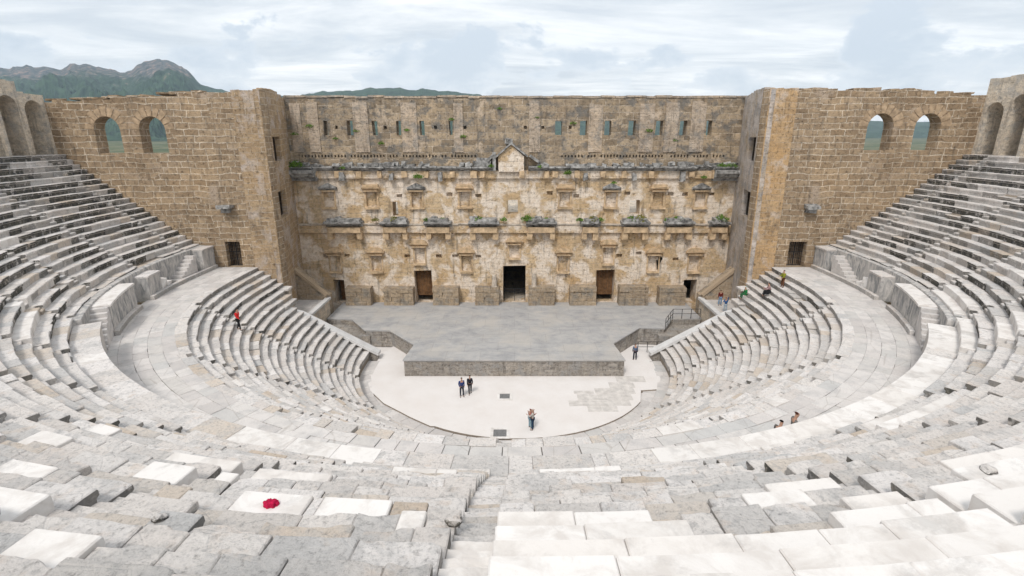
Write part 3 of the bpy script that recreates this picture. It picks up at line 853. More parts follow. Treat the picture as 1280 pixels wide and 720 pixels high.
# central gable
g = mesh_obj('pediment', [(-1.75, YW - .7, 16.9), (1.05, YW - .7, 16.9), (1.05, YW - .7, 18.55), (-.35, YW - .7, 19.75), (-1.75, YW - .7, 18.55),
      (-1.75, YW + .3, 16.9), (1.05, YW + .3, 16.9), (1.05, YW + .3, 18.55), (-.35, YW + .3, 19.75), (-1.75, YW + .3, 18.55)],
      [(0, 1, 2, 3, 4), (0, 5, 6, 1), (1, 6, 7, 2), (2, 7, 8, 3), (3, 8, 9, 4), (4, 9, 5, 0)], M['stage_low'], sb, uvs=[[(-1.75, 16.9), (1.05, 16.9), (1.05, 18.55), (-.35, 19.75), (-1.75, 18.55)]] + [[(0, 0), (1, 0), (1, 1), (0, 1)]] * 5, tint=[.5] * 6, grime=[0] * 6)
mb = MB(); slab(mb, -2.05, 18.35, -.35, 19.8, YW - .95, YW + .3, .17, .5); slab(mb, -.35, 19.8, 1.4, 18.45, YW - .95, YW + .3, .17)
slab(mb, -2.9, 17.95, -2.0, 18.75, YW - .8, YW + .3, .3); slab(mb, 1.6, 18.5, 2.7, 17.75, YW - .8, YW + .3, .28)
mb.box((-.6, YW - .3, 20.1), (.7, .6, .55), .2, .1); mb.box((-2.2, YW - .6, 18.0), (.35, .5, 2.0), 0, .04); mb.box((-3.4, YW - .3, 17.9), (1.5, .6, .9), 0, .08)
mb.build('raking_cornice', M['cornice'], g)

# lower entablature
mb = MB(); mb.box((0, YW - .14, 10.45), (49.3, .36, .85)); mb.build('lower_frieze', M['stage_low'], sb)
mb = MB(); x = -24.5
while x < 24.4:
    L = random.uniform(1.1, 2.2); x1 = min(24.4, x + L)
    V, F = extrude_profile(cornice_prof(YW, 10.75 + random.uniform(-.05, .04), random.uniform(.35, .6), .34), x + .02, x1 - .02, .03, 2)
    mb.add(V, F); x = x1
mb.build('lower_cornice', M['pale'], sb)
LB = [(-21.4, -17.2), (-15.1, -12.), (-10.2, -7.1), (-5.2, -1.7), (1.3, 4.8), (7.5, 9.7), (12.1, 15.3), (17., 20.3), (22.1, 24.3)]
for (x0, x1) in LB:
    mb = MB()
    V, F = extrude_profile(cornice_prof(YW + .02, 10.78, 1.35 + random.uniform(-.08, .08), .62), x0, x1, .045, 6); mb.add(V, F)
    xa = x0 + random.uniform(.1, .5); xb = x1 - random.uniform(.1, .5)
    mb.box(((xa + xb) / 2, YW - .62, 11.56), (xb - xa, 1.05, .38), 0, .06)
    w = random.uniform(.5, 1.); mb.box((random.uniform(xa + .3, xb - .3), YW - .5, 11.8), (w, .6, .28), random.uniform(-.2, .2), .07)
    e = mb.build('projecting_cornice', M['cornice'], sb)
    mb = MB(); mb.box(((x0 + x1) / 2, YW - .5, 10.45), (x1 - x0 - .5, .95, .62), 0, .03)
    for dx in (x0 + .45, x1 - .45): mb.box((dx, YW - .4, 9.75), (.6, .8, .85), 0, .06)
    mb.build('bracket_block', M['trim'], e)
# aedicules
def aedicule(x, z0, z1, tri, low=False):
    w = 1.02
    mb = MB()
    V, F = extrude_profile(cornice_prof(YW + .01, z1, .5, .34), x - w, x + w, .015, 1); mb.add(V, F)
    if tri:
        V = [(x - w, YW - .45, z1 + .34), (x + w, YW - .45, z1 + .34), (x, YW - .45, z1 + .82), (x - w, YW, z1 + .34), (x + w, YW, z1 + .34), (x, YW, z1 + .82)]
        mb.add(V, [(0, 1, 2), (0, 2, 5, 3), (1, 4, 5, 2), (5, 4, 3), (0, 3, 4, 1)])
    elif low:
        V, F = [], []
        for i in range(9):
            a = math.pi * i / 8; V += [(x - w * math.cos(a) * .9, YW - .4, z1 + .34 + .42 * math.sin(a)), (x - w * math.cos(a) * .9, YW, z1 + .34 + .42 * math.sin(a))]
        for i in range(8): F.append((2 * i, 2 * i + 2, 2 * i + 3, 2 * i + 1))
        F.append(tuple(range(0, 18, 2))[::-1]); mb.add(V, F)
    else: mb.box((x, YW - .18, z1 + .5), (w * 1.7, .36, .3), 0, .04)
    n_ = mb.build('niche_pediment', M['cornice'] if (tri and not low) else M['trim'], sb)
    mb = MB()
    for s_ in (-1, 1): mb.box((x + s_ * .68, YW - .03, (z0 + z1) / 2), (.18, .1, z1 - z0), 0, .03)
    mb.box((x, YW - .15, z0 - .12), (1.45 if low else 1.7, .34, .24), 0, .05)
    mb.box((x, YW - .28, z1 - .06), (1.6, .4, .1), 0, .01)
    mb.build('niche_frame', M['trim'], n_)
for i, x in enumerate(NX): aedicule(x, 12.95, 14.82, i in (0, 2, 5, 7))
for i, x in enumerate(NX):
    if i in (2, 5): aedicule(x, 6.4, 8.45, False, True)
    else: aedicule(x, 5.45, 7.5, False, True)
aedicule(0., 7.1, 8.75, False, True)
# pedestals
for (x0, x1, h) in [(-19.66, -16.74, 3.7), (-15.2, -11.8, 3.65), (-9.5, -6.5, 3.7), (-4.55, -1.8, 3.7), (1.7, 4.7, 3.8), (6.5, 9.55, 3.85), (12.25, 15.6, 3.85), (16.9, 20.0, 3.75)]:
    mb = MB(); nn = 3
    for r in range(4):
        x = x0 - (.04 if r in (0, 3) else 0); hz = (h - 1.6) / 4
        while x < x1:
            xx = min(x1 + (.04 if r in (0, 3) else 0), x + random.uniform(.7, 1.3))
            if x1 - xx < .35: xx = x1
            yy = random.uniform(-.04, .04) - (.07 if r in (0, 3) else 0)
            mb.box(((x + xx) / 2, YW - .62 + yy / 2, 1.6 + hz * (r + .5)), (xx - x - .02, 1.24 - yy, hz - .015), 0, .02, random.random())
            x = xx + .001
            if xx == x1: break
    mb.build('pedestal', M['pedestal'], sb)
for (x, h) in [(-2.35, 1.3), (2.3, 1.5)]:
    mb = MB()
    V = []; F = []; nn = 12
    for j, (zz, r) in enumerate([(3.72, .36), (3.9, .3), (3.75 + h, .26)]):
        for i in range(nn): a = 2 * math.pi * i / nn; V.append((x + r * math.cos(a), YW - .6 + r * math.sin(a), zz + (random.uniform(0, .15) if j == 2 else 0)))
    for j in range(2):
        for i in range(nn): F.append((j * nn + i, j * nn + (i + 1) % nn, (j + 1) * nn + (i + 1) % nn, (j + 1) * nn + i))
    F.append(tuple(2 * nn + i for i in range(nn))); mb.add(V, F); mb.build('broken_column', M['pale'], sb)
# rooms behind the doors so that they read dark, and the roof of that low hall
def shell(name, x0, x1, y0, y1, z0, z1, mat, parent):
    mb = MB()
    mb.box(((x0 + x1) / 2, y1 + .3, (z0 + z1) / 2), (x1 - x0, .6, z1 - z0))
    mb.box(((x0 + x1) / 2, (y0 + y1) / 2, z1 + .2), (x1 - x0 + 1.2, y1 - y0 + 1.2, .4))
    mb.box((x0 - .3, (y0 + y1) / 2, (z0 + z1) / 2), (.6, y1 - y0, z1 - z0)); mb.box((x1 + .3, (y0 + y1) / 2, (z0 + z1) / 2), (.6, y1 - y0, z1 - z0))
    mb.box(((x0 + x1) / 2, (y0 + y1) / 2, z0 + .1), (x1 - x0, y1 - y0, .2))
    mb.build(name, mat, parent)
shell('rear_hall', -24.5, 24.5, YW + 1.9, YW + 26, 1.2, 11.0, M['gallery'], sb)
for (x0, x1, z0, z1) in [(-11.7, -9.75, 2.2, 5.4), (9.7, 11.75, 2.3, 5.5), (-20.9, -20.2, 1.7, 4.3)]:
    mb = MB(); n_ = 6
    for i in range(n_):
        w = (x1 - x0) / n_
        mb.box((x0 + w * (i + .5), YW + 1.0 + random.uniform(-.01, .01), (z0 + z1) / 2), (w - .02, .06, z1 - z0))
    mb.box(((x0 + x1) / 2, YW + .95, z0 + .5), (x1 - x0 - .1, .05, .14)); mb.box(((x0 + x1) / 2, YW + .95, z1 - .5), (x1 - x0 - .1, .05, .14))
    mb.build('door', M['wood'], sb)
mb = MB()
for zz in (2.75, 3.05): mb.box((0.05, YW + .8, zz), (2.6, .06, .06))
for xx in (-1.2, 0, 1.25): mb.box((xx, YW + .8, 2.3), (.06, .06, 1.5))
mb.build('door_barrier', M['iron'], sb)

# ------------------------------------------------------------------ towers and wing walls
def wing(sg):
    side = 'left' if sg < 0 else 'right'
    root = tag(empty('side_tower', (0, 0, 0)), side + ' brown ashlar tower wall with two arched windows joining stage and seats', 'tower', 'side towers flanking the stage')
    ztop = (lambda u: 24.55 - max(0, u - 27) * .055) if sg < 0 else (lambda u: 24.75 - max(0, u - 32) * .04)
    holes = []
    for uc_ in ((36.95, 32.85) if sg < 0 else (33.15, 37.45)):
        zb = 19.2 if sg < 0 else 19.45
        holes.append((archpoly(uc_, 2.35, zb, zb + 2.05), None))
    d0, d1 = (26.45, 27.9) if sg < 0 else (26.5, 28.2)
    holes.append((rect(d0, 8.46, d1, 10.95), 1.4))
    fn = lambda u, v, d: (sg * u, 4.8 + d, v)
    plate('front_wall', [(22.75, -.2), (42.6, -.2)] + ragged(22.75, 42.6, ztop, 1.6, .13), holes, fn, 1.35, M['wing'], root)
    # corner of the tower: plastered strip, slightly proud
    zt = lambda u: 24.6 if sg < 0 else 24.85
    plate('corner_strip', [(22.72, 3.3), (25.25, 3.3)] + ragged(22.72, 25.25, zt, .7, .08), [], lambda u, v, d: (sg * u, 4.72 + d, v), .09, M['tower'] if sg < 0 else M['orange'], root, uo=7, back=False)
    # splayed inner face
    p0 = Vector((sg * 22.73, 4.74, 0)); p1 = Vector((sg * 24.75, 14.9, 0)); L = (p1 - p0).length; ax = (p1 - p0) / L
    nr = Vector((ax.y, -ax.x, 0)) * sg
    if nr.x * sg < 0: nr = -nr
    fi = lambda u, v, d: tuple(p0 + ax * u + nr * d + Vector((0, 0, v)))
    hs = [(rect(3.0, 18.3, 6.1, 20.6, .05), None), (rect(2.6, 12.8, 5.8, 15.4, .05), None)]
    tz = lambda u: 24.7 + .35 * math.sin(min(1, u / 10) * math.pi)
    plate('inner_wall', [(0, -.2), (L, -.2)] + ragged(0, L, tz, 1.1, .08), hs, fi, .5, M['tower'] if sg < 0 else M['limewash'], root, uo=3)
    for (ua, va, ub, vb) in ((2.2, 17.9, 6.8, 21.2), (2., 12.4, 6.6, 16.)):
        V = [fi(u, v, d) for d in (.52, 2.6) for u, v in ((ua, va), (ub, va), (ub, vb), (ua, vb))]
        mesh_obj('inner_chamber', V, [(4, 5, 6, 7), (0, 1, 5, 4), (1, 2, 6, 5), (2, 3, 7, 6), (3, 0, 4, 7)], M['core'], root)
    plate('inner_backing', [(2.2, -.2), (L, -.2), (L, 12.3), (2.2, 12.3)], [], lambda u, v, d: fi(u, v, d + .5), 1.2, M['core'], root)
    # voussoirs round the arched windows
    for uc_ in ((36.95, 32.85) if sg < 0 else (33.15, 37.45)):
        zs = (19.2 if sg < 0 else 19.45) + 2.05; mb = MB()
        for q in range(9):
            a = math.pi * (q + .5) / 9; r0, r1 = 1.19, 2.0 + random.uniform(-.1, .12); da = math.pi / 18 - .03
            pts = [(r0, a - da), (r0, a + da), (r1, a + da * .97), (r1, a - da * .97)]
            V = [(sg * (uc_ + r * math.cos(t)), 4.77, zs + r * math.sin(t)) for r, t in pts] + [(sg * (uc_ + r * math.cos(t)), 4.9, zs + r * math.sin(t)) for r, t in pts]
            mb.add(V, [(0, 1, 2, 3), (4, 7, 6, 5), (0, 4, 5, 1), (1, 5, 6, 2), (2, 6, 7, 3), (3, 7, 4, 0)], random.random())
        mb.build('arch_stones', M['vouss'], root)
    # projecting corbel
    mb = MB(); cx = 27.1 if sg < 0 else 27.9; mb.box((sg * cx, 4.35, 14.35), (1.2, .9, .34), 0, .08); mb.box((sg * cx, 4.5, 14.0), (.8, .6, .4), 0, .08); mb.build('corbel', M['cornice'], root)
    # jutting cap stones
    u = 25.5
    while u < 42:
        w = random.uniform(.5, 1.3)
        if random.random() < .6:
            mb = MB(); mb.box((sg * (u + w / 2), 5.3, ztop(u) + .0 + random.uniform(-.08, .05)), (w, 1., .2), random.uniform(-.05, .05), .06, random.random()); mb.build('cap_stone', M['wing'], root)
        u += w
    # gate
    gt = tag(empty('iron_gate', (sg * (d0 + d1) / 2, 5.35, 8.45)), side + ' dark iron grille gate in the doorway at the ' + side + ' end of the middle walkway', 'gate', 'gates at the walkway ends')
    mb = MB(); w = d1 - d0
    for i in range(9): mb.box((-w / 2 + w * (i + .5) / 9, 0, 1.2), (.035, .035, 2.35))
    mb.build('bars', M['iron'], gt)
    mb = MB()
    for z in (.1, .75, 1.4, 2.05): mb.box((0, 0, z), (w - .06, .045, .05))
    mb.box((0, 0, 1.2), (.09, .06, 2.35)); mb.build('frame', M['iron'], gt)
wing(-1); wing(1)

# ------------------------------------------------------------------ small things
def railing(pts, label):
    r = tag(empty('metal_railing', pts[0]), label, 'railing', 'black railings beside the stage')
    mb = MB()
    o = Vector(pts[0])
    for i in range(len(pts) - 1):
        a = Vector(pts[i]) - o; b = Vector(pts[i + 1]) - o; L = (b - a).length; n_ = max(1, int(L / .9))
        ang = math.atan2(b.y - a.y, b.x - a.x)
        for q in range(n_ + 1):
            c = a.lerp(b, q / n_); mb.box((c.x, c.y, c.z + .55), (.05, .05, 1.1), ang)
        for h in (.55, 1.08):
            c = (a + b) / 2; mb.box((c.x, c.y, c.z + h), (L, .04, .04), ang)
    mb.build('rails', M['iron'], r)
railing([(12.3, 3.6, 0.0), (17.0, 3.6, 0.0), (17.0, 5.2, 0.0)], 'black metal railing on the floor at the right foot of the stage')
railing([(15.6, 6.0, 1.6), (17.2, 9.0, 1.6), (20.2, 9.05, 1.6)], 'black metal railing along the right rear edge of the stage top')

def loose(x, y, z, s, label, mat='seat', grp='loose stones lying on the seats'):
    mb = MB(); V = []; F = []
    import bmesh
    bm = bmesh.new(); bmesh.ops.create_icosphere(bm, subdivisions=3, radius=1.)
    ph = random.uniform(0, 99)
    for v in bm.verts:
        k = 1 + .35 * noise.noise(v.co * 1.3 + Vector((ph, 0, 0)))
        v.co = Vector((v.co.x * s[0] * k, v.co.y * s[1] * k, max(-.4, v.co.z) * s[2] * k))
    V = [tuple(v.co) for v in bm.verts]; F = [tuple(v.index for v in f.verts) for f in bm.faces]; bm.free()
    o = mesh_obj('loose_stone', V, F, M[mat], None, None, [random.random()] * len(F), [1.] * len(F), None)
    o.location = (x, y, z + s[2] * .4); o.rotation_euler = (0, 0, random.uniform(0, 3))
    tag(o, label, 'stone', grp)
def on_up(k, a, dr=.25): x, y = P(UR(k) + dr, a); return x, y, UZ(k) - zd(UR(k), a)
loose(*on_up(13, -1.35, .2), (.12, .1, .09), 'small rounded grey stone at the left edge of the central stair')
loose(*on_up(14, -7.4, .2), (.1, .08, .07), 'small dark stone on the pale seats far left of the central stair')
loose(*on_up(12, 13.2, .2), (.15, .12, .1), 'grey lump of stone on the seats right of the central stair')
# crimson cloth bundle lying on the seats
import bmesh
bm = bmesh.new(); bmesh.ops.create_icosphere(bm, subdivisions=4, radius=1.)
for v in bm.verts:
    k = 1 + .3 * noise.noise(v.co * 2.1) + .12 * noise.noise(v.co * 6.)
    k += .18 * noise.noise(v.co * 4. + Vector((5, 5, 5)))
    v.co = Vector((v.co.x * .17 * k, v.co.y * .11 * k, max(-.25, v.co.z) * .13 * k))
V = [tuple(v.co) for v in bm.verts]; F = [tuple(v.index for v in f.verts) for f in bm.faces]; bm.free()
x, y, z = on_up(12, -6.1, .3)
o = mesh_obj('bag', V, F, plain('crimson_cloth', (.40, .008, .05), var=.45, scale=20.), smooth=True)
o.scale = (.72, .72, .85); o.location = (x, y, z + .05); tag(o, 'crumpled crimson bag lying alone on the seats left of the central stair', 'bag')

# weeds ----------------------------------------------------------------
def weed(name, x, y, z, r, label, grp, mat='leaf', n=150, h=1.):
    V = []; F = []
    for i in range(n):
        a = random.uniform(0, 6.283); q = random.random() ** .6 * r; zz = random.random() ** .8 * r * h * (1.15 - .7 * q / r)
        q *= (1 + .5 * noise.noise(Vector((math.cos(a) * 2 + x, math.sin(a) * 2, zz * 3))))
        c = Vector((q * math.cos(a), q * math.sin(a), zz))
        d = Vector((random.gauss(0, 1), random.gauss(0, 1), random.gauss(.3, 1))).normalized(); e = d.cross(Vector((random.gauss(0, 1), random.gauss(0, 1), random.gauss(0, 1)))).normalized()
        l = random.uniform(.06, .14) * (r / .45) ** .5; b = len(V)
        V += [tuple(c - e * l * .4), tuple(c + d * l), tuple(c + e * l * .4), tuple(c - d * l * .6)]
        F.append((b, b + 1, b + 2, b + 3))
    o = empty(name, (x, y, z)); tag(o, label, 'plant', grp)
    mesh_obj('foliage', V, F, M[mat], o)
    mb = MB()
    for q in range(5):
        a = random.uniform(0, 6.28); mb.box((math.cos(a) * r * .25, math.sin(a) * r * .25, r * h * .3), (.02, .02, r * h * .7), a, .02)
    mb.build('stem', M['bark'], o)
wl = [(-15.7, .36), (-13.55, .55), (-9.9, .38), (-8.1, .42), (-4.1, .55), (-1.2, .4), (1.5, .7), (3.6, .4), (7.4, .36), (8.9, .6), (9.7, .4), (13.2, .6), (14.2, .7), (17.4, .4), (18.4, .55), (23.3, .75)]
place = ['far left end', 'second projecting block from the left', 'left of the left wooden door', 'above the left wooden door', 'left of the middle window', 'just left of the middle window foot', 'just right of the middle window, bushiest there', 'right of the bushiest clump by the middle window',
         'left edge of the short projecting block', 'middle of the short projecting block', 'right edge of the short projecting block', 'left part of the block below the right window', 'right part of the block below the right window', 'left part of the last but one block', 'right part of the last but one block', 'rightmost block by the tower']
for (x, r), pl_ in zip(wl, place):
    weed('wall_weed', x, YW - .65 if x not in () else YW - .3, 11.45, r * 1.08, 'green weed clump on the lower cornice, ' + pl_, 'weeds on the lower cornice', 'leaf' if random.random() < .7 else 'dryleaf', int(300 * r + 80), .9)
wu = [(-24.0, .85, 17.4, 'large bush on the left end of the upper cornice'), (-18.9, .3, 17.2, 'small weed on the upper cornice second bay from the left'), (-10.7, .55, 16.2, 'hanging weed below the upper cornice left of the pediment'), (-2.6, .35, 17.4, 'low weed at the left foot of the pediment'),
      (2.8, .4, 17.3, 'low weed at the right foot of the pediment'), (5.9, .5, 16.6, 'hanging weed below the upper cornice right of the pediment'), (11.0, .3, 15.6, 'small weed on the right triangular niche pediment'), (20.9, .35, 16.2, 'small weed on the last niche pediment at right'),
      (22.7, .5, 17.4, 'low green bush left of two on the right end of the upper cornice'), (23.8, .6, 17.3, 'wide green bush at the very right end of the upper cornice')]
for x, r, z, lb in wu: weed('wall_weed', x, YW - .75, z, r, lb, 'weeds on the upper cornice', 'leaf', int(260 * r + 60), .9)
wz = [(-24.0, 20.9, .4), (-22.3, 21.7, .5), (-17.3, 21.2, .36), (-19.6, 20.4, .3), (-11.7, 21.3, .42), (-14.6, 19.9, .4), (-5.6, 20.6, .45), (-1.6, 23.5, .3), (6.4, 22.0, .4), (14.7, 21.2, .5), (2.5, 22.6, .25), (17.6, 20.2, .3), (-6.8, 22.4, .35)]
wpl = ['leftmost', 'above and right of the leftmost', 'right of the second slit window', 'low between the first two slit windows', 'between the fourth and fifth slit windows', 'low under the third and fourth slit windows', 'largest left of the pediment', 'high near the wall top above the pediment',
       'left of the third slit window right of the pediment', 'largest right of the pediment', 'tiny, high right of the pediment', 'low at the far right', 'above the largest left of the pediment']
for (x, z, r), pl_ in zip(wz, wpl): weed('wall_weed', x, YW + .12, z - r * .3, r, 'green tuft on the upper wall, ' + pl_, 'tufts on the upper wall', 'leaf', int(150 * r + 40), .8)

# ------------------------------------------------------------------ people
SK = plain('skin', (.42, .25, .18), var=.05)
cols = {}
def cm(c):
    if c not in cols: cols[c] = plain('cloth_%d' % len(cols), c, var=.15, scale=14.)
    return cols[c]
def skin_mesh(pts, edges, rad, levels=1):
    me = bpy.data.meshes.new('tmp'); me.from_pydata(pts, edges, []); o = bpy.data.objects.new('tmp', me); COL.objects.link(o)
    o.modifiers.new('s', 'SKIN'); sv = me.skin_vertices[0].data
    for i, r in enumerate(rad): sv[i].radius = r if isinstance(r, tuple) else (r, r)
    sv[0].use_root = True
    m = o.modifiers.new('u', 'SUBSURF'); m.levels = levels; m.render_levels = levels
    dg = bpy.context.evaluated_depsgraph_get(); dg.update()
    ev = o.evaluated_get(dg); out = bpy.data.meshes.new_from_object(ev)
    bpy.data.objects.remove(o); bpy.data.meshes.remove(me)
    for p in out.polygons: p.use_smooth = True
    return out
def person(loc, face, label, top, legs, hair, pose='stand', hat=None, h=1.72, arms=(10, 10, 10, 10), skirt=None, shoes=(.03, .03, .03)):
    """arms: (left upper fwd, left elbow, right upper fwd, right elbow) degrees"""
    k = h / 1.72
    root = empty('person', loc, face); tag(root, label, 'person')
    J = {}
    sit = pose == 'sit'
    hip = .50 if sit else .92
    J['pel'] = Vector((0, 0, hip)); J['wst'] = Vector((0, .0, hip + .17)); J['che'] = Vector((0, -.01 if not sit else .06, hip + .38)); J['nb'] = J['che'] + Vector((0, .01, .14)); J['hd'] = J['nb'] + Vector((0, .03, .14)); J['ht'] = J['hd'] + Vector((0, .02, .11))
    for s, n_ in ((-1, 'L'), (1, 'R')):
        J['h' + n_] = J['pel'] + Vector((s * .095, 0, -.05))
        if sit:
            J['k' + n_] = J['h' + n_] + Vector((s * .05, .42, .03)); J['a' + n_] = J['k' + n_] + Vector((0, .05, -.42)); J['t' + n_] = J['a' + n_] + Vector((s * .02, .17, -.04))
        elif pose == 'walk':
            d = .2 * s; J['k' + n_] = J['h' + n_] + Vector((0, d * .5 + .06, -.41)); J['a' + n_] = J['k' + n_] + Vector((0, d * .5 - .07, -.40)); J['t' + n_] = J['a' + n_] + Vector((s * .02, .16, -.05))
        else:
            J['k' + n_] = J['h' + n_] + Vector((s * .02, .02, -.42)); J['a' + n_] = J['k' + n_] + Vector((s * .01, -.03, -.39)); J['t' + n_] = J['a' + n_] + Vector((s * .03, .16, -.045))
        J['s' + n_] = J['che'] + Vector((s * .18, 0, .07))
        a1, e1 = (arms[0], arms[1]) if s < 0 else (arms[2], arms[3])
        v = Vector((s * .12, math.sin(R_(a1)), -math.cos(R_(a1)))).normalized() * .28
        J['e' + n_] = J['s' + n_] + v
        v2 = Vector((-s * .1 if e1 > 40 else s * .02, math.sin(R_(a1 + e1)), -math.cos(R_(a1 + e1)))).normalized() * .25
        J['w' + n_] = J['e' + n_] + v2; J['m' + n_] = J['w' + n_] + v2.normalized() * .09
    J = {n_: v * k for n_, v in J.items()}
    def mk(names, edges, rad, mat, name, parent=root, lv=1):
        idx = {n_: i for i, n_ in enumerate(names)}
        me = skin_mesh([tuple(J[n_]) for n_ in names], [(idx[a], idx[b]) for a, b in edges], [tuple(q * k for q in r) if isinstance(r, tuple) else r * k for r in rad], lv)
        me.materials.clear(); me.materials.append(mat); me.name = name
        o = bpy.data.objects.new(name, me); link(o, parent); return o
    J['nose'] = J['hd'] + Vector((0, .10 * k, -.0)); 
    J['fL'] = J['mL'] + Vector((.01, .03, -.02)) * k; J['fR'] = J['mR'] + Vector((-.01, .03, -.02)) * k
    names = ['pel', 'wst', 'che', 'nb', 'hd', 'ht', 'nose', 'hL', 'kL', 'aL', 'tL', 'hR', 'kR', 'aR', 'tR', 'sL', 'eL', 'wL', 'mL', 'fL', 'sR', 'eR', 'wR', 'mR', 'fR']
    edges = [('pel', 'wst'), ('wst', 'che'), ('che', 'nb'), ('nb', 'hd'), ('hd', 'ht'), ('hd', 'nose')]
    for q in 'LR': edges += [('pel', 'h' + q), ('h' + q, 'k' + q), ('k' + q, 'a' + q), ('a' + q, 't' + q), ('che', 's' + q), ('s' + q, 'e' + q), ('e' + q, 'w' + q), ('w' + q, 'm' + q), ('m' + q, 'f' + q)]
    rad = [(.12, .09), (.11, .085), (.13, .09), .05, .095, .075, .02, .075, .05, .035, .03, .075, .05, .035, .03, .05, .035, .026, .03, .012, .05, .035, .026, .03, .012]
    body = mk(names, edges, rad, SK, 'body')
    jn = ['pel', 'wst', 'che', 'sL', 'eL', 'wL', 'sR', 'eR', 'wR']
    mk(jn, [('pel', 'wst'), ('wst', 'che'), ('che', 'sL'), ('sL', 'eL'), ('eL', 'wL'), ('che', 'sR'), ('sR', 'eR'), ('eR', 'wR')],
       [(.165, .125), (.155, .12), (.17, .125), .075, .058, .046, .075, .058, .046], cm(top), 'jacket')
    mk(['pel', 'hL', 'kL', 'aL', 'hR', 'kR', 'aR'], [('pel', 'hL'), ('hL', 'kL'), ('kL', 'aL'), ('pel', 'hR'), ('hR', 'kR'), ('kR', 'aR')],
       [(.14, .11), .10, .075, .058, .10, .075, .058], cm(legs), 'trousers')
    for q in 'LR':
        J['hl'] = J['a' + q] + Vector((0, -.04, -.045)) * k; J['to'] = J['t' + q] + Vector((0, .03, -.0)) * k
        mk(['hl', 'to'], [('hl', 'to')], [.045, .038], cm(shoes), 'shoe')
    J['c1'] = J['hd'] + Vector((0, -.03, .03)) * k; J['c2'] = J['ht'] + Vector((0, -.015, .01)) * k
    mk(['c1', 'c2'], [('c1', 'c2')], [.108, .085], cm(hair), 'hair' if hat is None else 'cap')
    if skirt:
        V = []; F = []; n_ = 16
        c0 = J['wst']; c1 = J['pel'] * .3 + (J['kL'] + J['kR']) * .35
        c1 = Vector((c1.x, c1.y, .12 * k + (.0 if not sit else .12)))
        for j in range(5):
            f = j / 4.; c = c0.lerp(c1, f); r = .15 + .17 * f
            for i in range(n_):
                a = 2 * math.pi * i / n_; rr = r * k * (1 + .06 * math.sin(a * 5) * f); V.append((c.x + rr * math.cos(a), c.y + rr * .9 * math.sin(a), c.z))
        for j in range(4):
            for i in range(n_): F.append((j * n_ + i, j * n_ + (i + 1) % n_, (j + 1) * n_ + (i + 1) % n_, (j + 1) * n_ + i))
        mesh_obj('skirt', V, F, cm(skirt), root, smooth=True)
    return root
def lowpos(k, a, dr=.3): x, y = P(LR(k) + dr, a); return (x, y, LZ(k))
blk = (.012, .012, .014); hair_d = (.02, .012, .008)
person(lowpos(14, -71.5, .25), R_(-100), 'person in a red jacket and black trousers walking down the left lower seats', (.55, .02, .02), blk, hair_d, 'walk', arms=(-20, 25, 25, 30), h=1.7)
person((-4.35, -5.7, 0), R_(180 + 20), 'person in a blue and white jacket standing on the orchestra floor', (.03, .05, .16), (.03, .035, .05), hair_d, 'stand', arms=(-15, 70, -15, 70), h=1.75)
person((-3.72, -5.15, 0), R_(190), 'person in a long dark coat standing beside the person in the blue jacket', (.012, .013, .02), (.015, .015, .02), (.05, .02, .012), 'walk', arms=(20, 60, 5, 20), h=1.68)
person((1.35, -10.75, 0), R_(75), 'person in a pale grey jacket and blue jeans facing left near the orchestra rim', (.48, .46, .43), (.02, .045, .085), (.45, .38, .34), 'stand', arms=(40, 80, 45, 85), h=1.7)
person((1.16, -10.52, 0), R_(-60), 'person with red brown hair half hidden by the pale grey jacket', (.33, .12, .10), (.25, .36, .42), (.16, .03, .02), 'stand', arms=(60, 60, 40, 70), h=1.58)
person((11.6, 1.7, 0), R_(0), 'person in a slate blue shirt standing at the right corner of the stage', (.10, .14, .22), (.012, .015, .03), hair_d, 'stand', h=1.7)
person((21.9, 8.35, 3.35), R_(170), 'person in a maroon jacket and light blue jeans standing on the right terrace', (.12, .02, .015), (.16, .27, .42), hair_d, 'stand', arms=(5, 15, 5, 15), h=1.7)
person((21.6, 6.1, 3.34), R_(150), 'person in a blue top with one raised arm on the right terrace', (.03, .10, .25), (.35, .42, .48), (.22, .03, .02), 'stand', arms=(150, 10, 60, 40), h=1.6)
person(lowpos(13, 94.2, .2), R_(90), 'person in a bright green hooded jacket sitting by the right pier', (.01, .18, .05), (.02, .1, .04), (.35, .5, .4), 'sit', h=1.6)
person(lowpos(15, 90.5, .25), R_(75), 'person in a dusty pink top and long black skirt on the right upper rows', (.32, .20, .20), blk, hair_d, 'sit', arms=(30, 60, 30, 60), skirt=blk, h=1.7)
person(lowpos(17, 91., .3), R_(100), 'person in a black and yellow jacket standing above the one in the long black skirt', (.22, .23, .02), (.14, .06, .03), hair_d, 'stand', arms=(20, 40, 20, 60), h=1.6)
person((10.5, -26.75, 8.45), R_(-60), 'person with black hair and grey coat whose head shows over the white coping', (.10, .09, .085), blk, (.006, .006, .006), 'stand', h=1.74)
person((11.3, -26.3, 8.45), R_(-100), 'person with a brown topknot looking down behind the white coping', (.16, .15, .14), blk, (.06, .02, .012), 'stand', h=1.84)

